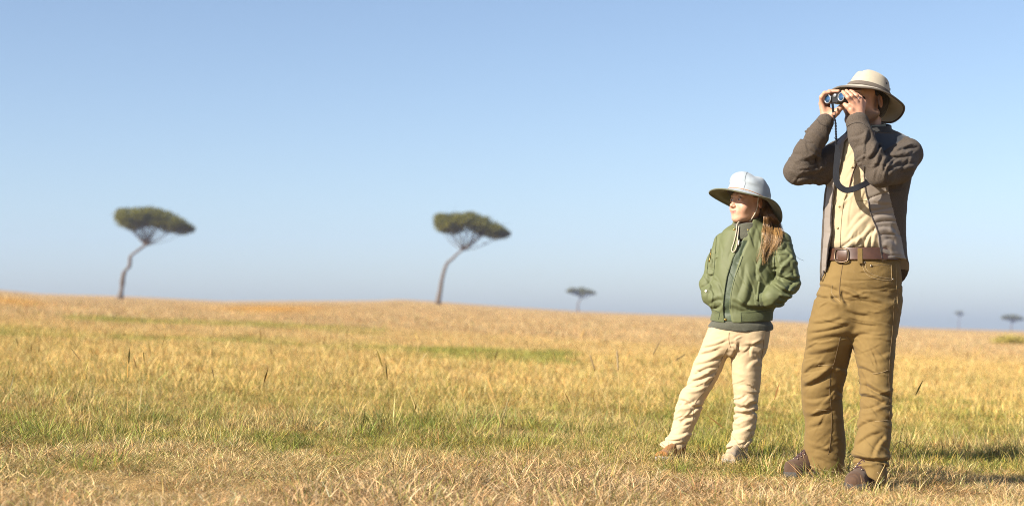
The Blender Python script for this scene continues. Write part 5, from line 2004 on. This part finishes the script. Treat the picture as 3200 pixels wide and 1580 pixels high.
    V, Q = mesh_sdf(gaiter, np.arange(c[0] - .10, c[0] + .10, .0034), np.arange(c[1] - .10, c[1] + .10, .0034), np.arange(c[2] - .08, c[2] + .05, .0034), slack=1.6)
    mesh_obj('fleece_collar', V, Q, FLEECE, flo)

    # ---------------- body
    yaw = R(-62)
    hc = M(2339, 631, .0)
    HR = rot_z(yaw) @ rot_x(R(-3))
    S = 0.985

    def body(P):
        d = within(P, hc, .19, lambda p_: head_sdf((p_ - hc) @ HR, S, 0.97, True), .15)
        d = smin(d, capsule(P, M(2346, 665, .015), M(2342, 725, .02), .042, .046), .02)
        d = smin(d, ellipsoid(P, M(2342, 830, .01), (.09, .07, .16)), .04)
        d = smin(d, ellipsoid(P, M(2312, 1020, .0), (.085, .07, .09)), .04)
        d = smin(d, capsule(P, M(2275, 765, .045), M(2425, 765, -.03), .032, .032), .03)
        d = smin(d, chain(P, [M(2425, 765, -.03), M(2460, 884, -.075), M(2412, 930, -.135), M(2378, 934, -.100)], (.034, .030, .025, .020), .02), .02)
        d = smin(d, chain(P, [M(2275, 765, .045), M(2215, 888, .03), M(2226, 925, -.015), M(2250, 938, -.05)], (.032, .027, .023, .020), .02), .02)
        d = smin(d, chain(P, [M(2262, 1060, .01), M(2190, 1215, -.005), M(2130, 1360, -.035), M(2112, 1408, -.04)], (.055, .040, .030, .028), .02), .03)
        d = smin(d, chain(P, [M(2340, 1060, -.01), M(2334, 1215, -.02), M(2318, 1360, -.02), M(2304, 1415, -.025)], (.055, .040, .030, .028), .02), .03)
        # hands inside the pockets: palm and bent fingers
        for (w0, dx, dy_) in ((M(2378, 934, -.100), -1, .012), (M(2250, 938, -.05), 1, .004)):
            for k in range(4):
                a0 = w0 + np.array([0, 0, .016 - .011 * k], np.float32)
                d = smin(d, chain(P, [a0, a0 + np.array([dx * .035, dy_, -.010], np.float32), a0 + np.array([dx * .055, dy_ + .008, -.024], np.float32)], (.010, .008, .007), .004), .006)
            d = smin(d, chain(P, [w0, w0 + np.array([dx * .015, .004, .026], np.float32), w0 + np.array([dx * .034, .008, .030], np.float32)], (.011, .009, .007), .004), .006)
        return d
    hz = float(hc[2])
    V, Q = mesh_sdf(body, axis_grid(-.30, .34, .007, (hc[0] - .12, hc[0] + .11, .0021)), axis_grid(-.20, .16, .007, (hc[1] - .11, hc[1] + .12, .0021)), axis_grid(.02, hz + .15, .0075, (hz - .13, hz + .15, .0021)))
    q = (V - hc) @ HR
    C = head_paint(q, S, (0.47, 0.28, 0.19), (0.45, 0.15, 0.12), (0.17, 0.095, 0.045), blush=(0.50, 0.215, 0.15))
    bd = mesh_obj('body', V, Q, SKIN, root, col=C)
    for sg in (-1, 1):
        e = hc + HR @ (np.array([sg * 0.031, -0.0700, 0.004]) * S)
        eye_mesh('eye', e, 0.0122 * S, HR @ np.array([-0.12, -1, 0.0]), (0.10, 0.13, 0.15), bd, EYE_MAT)

    # ---------------- hair
    def hair(P):
        q = ((P - hc) @ HR) / S
        d = ellipsoid(q, (0, 0.022, 0.040), (0.079, 0.098, 0.074))
        d = smin(d, ellipsoid(q, (0, 0.062, -0.02), (0.060, 0.052, 0.070)), .03)
        face = smax(q[:, 1] + 0.022 + 0.55 * np.clip(q[:, 2] - 0.02, -.1, .1), q[:, 2] - 0.085, .01)
        d = smax(d, -face, .008)
        d = smax(d, -smax(q[:, 2] - 0.016, q[:, 1] - 0.036, .006), .006)
        return smax(d, -0.092 - q[:, 2], .01) * S - 0.0016 * crumple(P, 80, 177, (1, 1, .3))
    V, Q = mesh_sdf(hair, np.arange(hc[0] - .13, hc[0] + .14, .003), np.arange(hc[1] - .14, hc[1] + .14, .003), np.arange(hc[2] - .12, hc[2] + .15, .003))
    HAIR = bpy.data.materials.new('brown_hair')
    HAIR.use_nodes = True
    nt = HAIR.node_tree
    p = nt.nodes['Principled BSDF']
    at = N(nt, 'ShaderNodeVertexColor', layer_name='col')
    nt.links.new(at.outputs[0], p.inputs['Base Color'])
    p.inputs['Roughness'].default_value = 0.38
    p.inputs['Specular IOR Level'].default_value = 0.6
    mesh_obj('hair', V, Q, HAIR, root, col=np.tile((0.075, 0.038, 0.016), (len(V), 1)))
    rs = np.random.RandomState(77)
    V, Fc, C = [], [], []
    nst = 620
    spine = [(2394, 652, .02), (2404, 676, .0), (2414, 700, None), (2418, 726, None), (2414, 756, None), (2402, 790, None), (2394, 826, None)]
    wid = [10, 14, 21, 22, 19, 15, 7]
    base_pts = {}
    for k in range(nst):
        lock = rs.randint(0, 17)
        lr = np.random.RandomState(900 + lock)
        lat = np.clip(lr.uniform(-1.05, 1.05) + rs.normal(0, .22), -1.4, 1.4)
        lift = rs.uniform(.004, .028) * (1 - .35 * abs(lat))
        end = np.clip(lr.uniform(.78, 1.05) - .16 * (lat + 1) + rs.normal(0, .06), .5, 1)
        ph, ph2 = lr.uniform(0, 6.28) + rs.normal(0, .25), lr.uniform(0, 6.28)
        stray = rs.rand() < .11
        ctrl = []
        for i, (x, y, dy) in enumerate(spine):
            xx = x + lat * wid[i] + 5.0 * math.sin(i * 1.9 + ph) * min(1, i / 3) + (24 * (i / 6) ** 2 if stray else 0) * (1 if lat > 0 else -1)
            yy = y + 2.5 * math.sin(i + ph2)
            if dy is not None:
                v = Vector(M(xx, yy, dy - .05 - lift))
                if i == 0: v = Vector(M(2392 + lat * 9, 640 + 8 * math.sin(ph), .015 - lift))
            else:
                key = (int(xx // 4), int(yy // 4))
                if key not in base_pts:
                    h_ = A.hit(jacket, key[0] * 4 + 2, key[1] * 4 + 2, .001)
                    base_pts[key] = h_
                h_ = base_pts[key]
                v = Vector(M(xx, yy, 0)) * 1.0
                v = Vector(M(xx, yy, min(h_.y, .03) - lift - (.010 if i == 2 else 0)))
            ctrl.append(v)
        pth = [Vector(x) for x in smooth_path(ctrl, 5)]
        pth = pth[:max(10, int(round(len(pth) * end)))]
        n = len(pth)
        r0 = rs.uniform(.0005, .0012)
        v, f = tube_geo(pth, [r0 * (1 - .75 * (i / (n - 1)) ** 2) for i in range(n)], 4, False)
        b = len(V)
        V += v
        Fc += [tuple(i + b for i in q_) for q_ in f]
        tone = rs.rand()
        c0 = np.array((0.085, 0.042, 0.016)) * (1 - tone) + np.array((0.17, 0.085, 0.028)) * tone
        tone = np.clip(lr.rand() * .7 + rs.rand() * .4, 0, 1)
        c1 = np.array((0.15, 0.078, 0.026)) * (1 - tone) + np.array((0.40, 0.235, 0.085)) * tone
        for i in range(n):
            w = min(1, max(0, i - 5) / 12)  # strand colour painted as shaded under the brim, sunlit gold lower down
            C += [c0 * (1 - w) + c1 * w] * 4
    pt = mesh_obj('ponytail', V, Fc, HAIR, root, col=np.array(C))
    pt['kind'] = 'stuff'
    # a few fly-away hairs
    g = Geo()
    fly = [Vector(M(*q_)) for q_ in [(2440, 715, -.03), (2470, 760, -.06), (2488, 800, -.06), (2512, 814, -.06)]]
    g.tube([Vector(x) for x in smooth_path(fly, 5)], .0008, 4, False)
    mesh_obj('stray_hair', g.V, g.F, HAIR, root, col=np.tile((0.10, 0.05, 0.02), (len(g.V), 1)))

    # ---------------- hat
    hatc = M(2338, 616, .012)
    HT = rot_z(R(-65)) @ rot_x(R(-21))

    def xf(q):
        return Vector(hatc + HT @ np.asarray(q))

    def droop(q, a, r):
        q = q.copy()
        if r < 0.10:
            q[2] += 0.004 * math.sin(3 * a + 1) * min(1, q[2] / .05) + 0.003 * math.sin(5 * a + r * 60)
            q[1] -= 0.22 * max(0, q[2])
            k_ = math.sin(min(1, max(0, q[2] / .1)) * math.pi)
            q[:2] *= 1 + k_ * (.018 * math.sin(5 * a + 30 * q[2]) + .012 * math.sin(9 * a - 50 * q[2]))
        if r > 0.108:
            t = (r - 0.108) / 0.08
            q[2] += 0.006 * t * math.sin(3 * a + 2.2) + 0.004 * math.sin(4 * a) * t + 0.022 * t * math.sin(a) ** 2 - 0.026 * t * max(0, -math.cos(a)) ** 1.5
        return q
    prof = [(.0015, .103), (.038, .102), (.073, .093), (.094, .070), (.101, .038), (.1035, .0)]
    HATC = fabric('pale_blue_canvas', (0.265, 0.310, 0.355), (0.265, 0.285, 0.30), rough=0.8, weave=900, bump=0.25, mottled=14, mid=0.6, soil=0.03, wrinkle=0.2)
    OLIVE_C = fabric('olive_brim_canvas', (0.105, 0.105, 0.062), (0.085, 0.088, 0.05), weave=800, bump=0.3)
    ell = (0.99, 1.05)
    hat = rings_obj('hat', hat_mesh(A, '', None, None, prof, ell, droop), HATC, root, xf, close_top=True)
    brim = [(.1030, .001), (.112, -.005), (.135, -.022), (.160, -.030), (.182, -.041)]
    top = hat_mesh(A, '', None, None, brim, ell, droop)
    under = hat_mesh(A, '', None, None, [(r, h - .004) for r, h in brim][::-1], ell, droop)
    rings_obj('brim', top, HATC, hat, xf)
    rings_obj('brim_underside', under, OLIVE_C, hat, xf)
    edge = [xf(q_ + np.array([0, 0, -.002])) for q_ in top[-1]]
    Geo().tube(edge + edge[:2], .0036, 8).obj('brim_edge', OLIVE_C, hat)
    ring = hat_mesh(A, '', None, None, [(.1045, .004), (.1043, .005)], ell, droop)[0]
    Geo().tube([xf(q_) for q_ in ring] + [xf(ring[0])], .0016, 6).obj('hat_piping', fabric('rust_piping', (0.42, 0.20, 0.09)), hat)
    SEAM_H = fabric('hat_seam', (0.20, 0.225, 0.25))
    for ang in (0.75, 2.45, -0.75, -2.45):
        pth = []
        for (r, h) in smooth_path(prof[1:], 4):
            pth.append(xf(droop(np.array([math.sin(ang) * (r + .0006) * ell[0], -math.cos(ang) * (r + .0006) * ell[1], h + .0004]), ang, r)))
        Geo().tube(pth, .0011, 5).obj('crown_seam', SEAM_H, hat)
    for k_ in (6, 10, 14):
        Geo().tube([xf(q_ + np.array([0, 0, .0006])) for q_ in top[k_]] + [xf(top[k_][0] + np.array([0, 0, .0006]))], .0008, 4).obj('brim_stitch', SEAM_H, hat)
    for (ang, hh) in ((1.30, .040), (1.95, .036), (-1.3, .040), (-1.95, .036)):
        r = float(np.interp(hh, [.0, .035, .066], [.1035, .096, .086]))
        qq = droop(np.array([math.sin(ang) * r * ell[0], -math.cos(ang) * r * ell[1], hh]), ang, r)
        dq = np.array([math.sin(ang), -math.cos(ang), .2])
        cpt, dr = xf(qq + dq * .0005), (xf(qq + dq) - xf(qq)).normalized()
        Geo().tube([cpt - dr * .002, cpt + dr * .0016, cpt + dr * .0018], [.0050, .0050, .0025], 12).obj('vent_eyelet', simple('dark_brass', (0.06, 0.04, 0.02), 0.4, 0.5), hat)
    # chin cord
    CORD = fabric('cream_cord', (0.46, 0.40, 0.31), weave=500, bump=0.6)

    def skin_or_jacket(P):
        return np.minimum(np.minimum(body(P), jacket(P)), gaiter(P))
    c1 = A.path(skin_or_jacket, [g4(800, 425), g4(795, 520), g4(765, 610), g4(725, 680), g4(690, 722)], .0035, 6)
    c1 = [xf(droop(np.array([math.sin(1.55) * .106 * ell[0], -math.cos(1.55) * .106 * ell[1], -.004]), 1.55, .106))] + c1[2:]
    Geo().tube(c1, .0028, 8).obj('chin_cord', CORD, hat)
    c2 = A.path(skin_or_jacket, [g4(552, 735), g4(525, 760), g4(510, 880), g4(480, 1010), g4(450, 1090), g4(462, 1130), g4(492, 1120), g4(520, 1050), g4(530, 950), g4(540, 860), g4(548, 790)], .006, 5)
    c2 = [c2[i] for i in range(len(c2))]
    for i in range(1, len(c2) - 1):
        c2[i] = (c2[i - 1] + c2[i] * 2 + c2[i + 1]) / 4
    Geo().tube(c2, .0027, 8).obj('cord_loop', CORD, hat)
    return A


GIRL = make_girl()

# ------------------------------------------------------------------ single grass stalks that stand out
def straw_material(name, col):
    m, nt, p, out = new_mat(name)
    tc = N(nt, 'ShaderNodeTexCoord')
    n1 = N(nt, 'ShaderNodeTexNoise', i_Scale=40.0, i_Detail=3.0)
    nt.links.new(tc.outputs['Object'], n1.inputs['Vector'])
    c = mix_rgb(nt, n1.outputs['Fac'], tuple(x * 1.25 for x in col), tuple(x * 0.7 for x in col))
    nt.links.new(c, p.inputs['Base Color'])
    p.inputs['Roughness'].default_value = 0.6
    return m


PALE_STRAW = straw_material('pale_straw', (0.52, 0.36, 0.14))
DARK_SEED = straw_material('dark_seed', (0.21, 0.145, 0.06))


def stalk(label, pts, r=0.0022, head=0.0, mat=PALE_STRAW):
    d = ray(*pts[0])
    t = 4.0
    for _ in range(400):                                   # walk the sight line down to the ground
        p = Vector((0, 0, EYE)) + d * t
        if p.z < gz(p.x, p.y):
            break
        t += 0.02
    base = Vector((p.x, p.y, gz(p.x, p.y)))
    root = empty('grass_stalk', base)
    tag(root, label, 'grass stalk', 'single grass stalks standing out of the sward')
    rs = np.random.RandomState(int(pts[0][0]))
    P = [pix(x, y, p.y + 0.03 * i * rs.uniform(-1, 1)) - base for i, (x, y) in enumerate(pts)]
    P[0] = Vector((0, 0, -0.02))
    sp = [Vector(q) for q in smooth_path(P, 6)]
    n = len(sp)
    Geo().tube(sp, [r * (1 - 0.55 * i / (n - 1)) for i in range(n)], 5).obj('stem', mat, root)
    if head:
        a, b = sp[-1], (sp[-1] - sp[-2]).normalized()
        g = Geo()
        g.tube([a - b * head * (1 - t) for t in (0, .2, .45, .7, .9, 1.0)], [r * .8, r * 1.9, r * 1.6, r * 2.0, r * 1.3, r * .3], 6)
        g.obj('seed_head', DARK_SEED, root)


stalk('upright thin seed stalk standing free left of the child', [(1938, 1325), (1936, 1250), (1932, 1170), (1928, 1090)], 0.0030, 0.16)
stalk('seed stalk leaning steeply away from the child, dark tipped', [(1915, 1310), (1885, 1230), (1860, 1160), (1843, 1106)], 0.0030, 0.12)
stalk('kinked seed stalk with a long dark head beside the child', [(2090, 1240), (2050, 1180), (2026, 1142), (2042, 1105), (2063, 1063)], 0.0026, 0.12)
stalk('pale seed stalk slanting towards the child and her stretched leg', [(1990, 1225), (2040, 1180), (2090, 1140), (2142, 1105)], 0.0026, 0.13)
stalk('bent straw arching over the shadow beside the left boot of the man', [(2762, 1490), (2780, 1430), (2802, 1385), (2826, 1382), (2860, 1425), (2896, 1485)], 0.0024)
stalk('pale curved straw drooping between the child and the man', [(2385, 1275), (2415, 1248), (2460, 1233), (2502, 1232)], 0.0024)
stalk('short green straw crossing the left boot of the man', [(2722, 1540), (2742, 1500), (2766, 1450)], 0.0024, 0.0)
stalk('lone upright yellow straw in the bare thatch', [(511, 1552), (510, 1515), (508, 1478)], 0.0028)
stalk('yellow straw standing upright in the thatch below the curved trunk acacia', [(1302, 1560), (1298, 1520), (1296, 1480)], 0.0026)

# ------------------------------------------------------------------ haze over the plain
def make_haze():
    m = bpy.data.materials.new('haze_air')
    m.use_nodes = True
    nt = m.node_tree
    for n in list(nt.nodes):
        nt.nodes.remove(n)
    out = nt.nodes.new('ShaderNodeOutputMaterial')
    v = nt.nodes.new('ShaderNodeVolumePrincipled')
    v.inputs['Color'].default_value = (0.42, 0.57, 1.0, 1)
    v.inputs['Density'].default_value = 0.00027
    nt.links.new(v.outputs[0], out.inputs['Volume'])
    x0, x1, y0, y1, z0, z1 = -1750, 1750, -70, 1420, -90, 75
    V = [(x, y, z) for x in (x0, x1) for y in (y0, y1) for z in (z0, z1)]
    Fc = [(0, 1, 3, 2), (4, 6, 7, 5), (0, 4, 5, 1), (2, 3, 7, 6), (0, 2, 6, 4), (1, 5, 7, 3)]
    o = mesh_obj('haze', V, Fc, m, smooth=False)
    tag(o, 'thin pale blue haze lying over the plain', 'haze', kind='stuff')


make_haze()
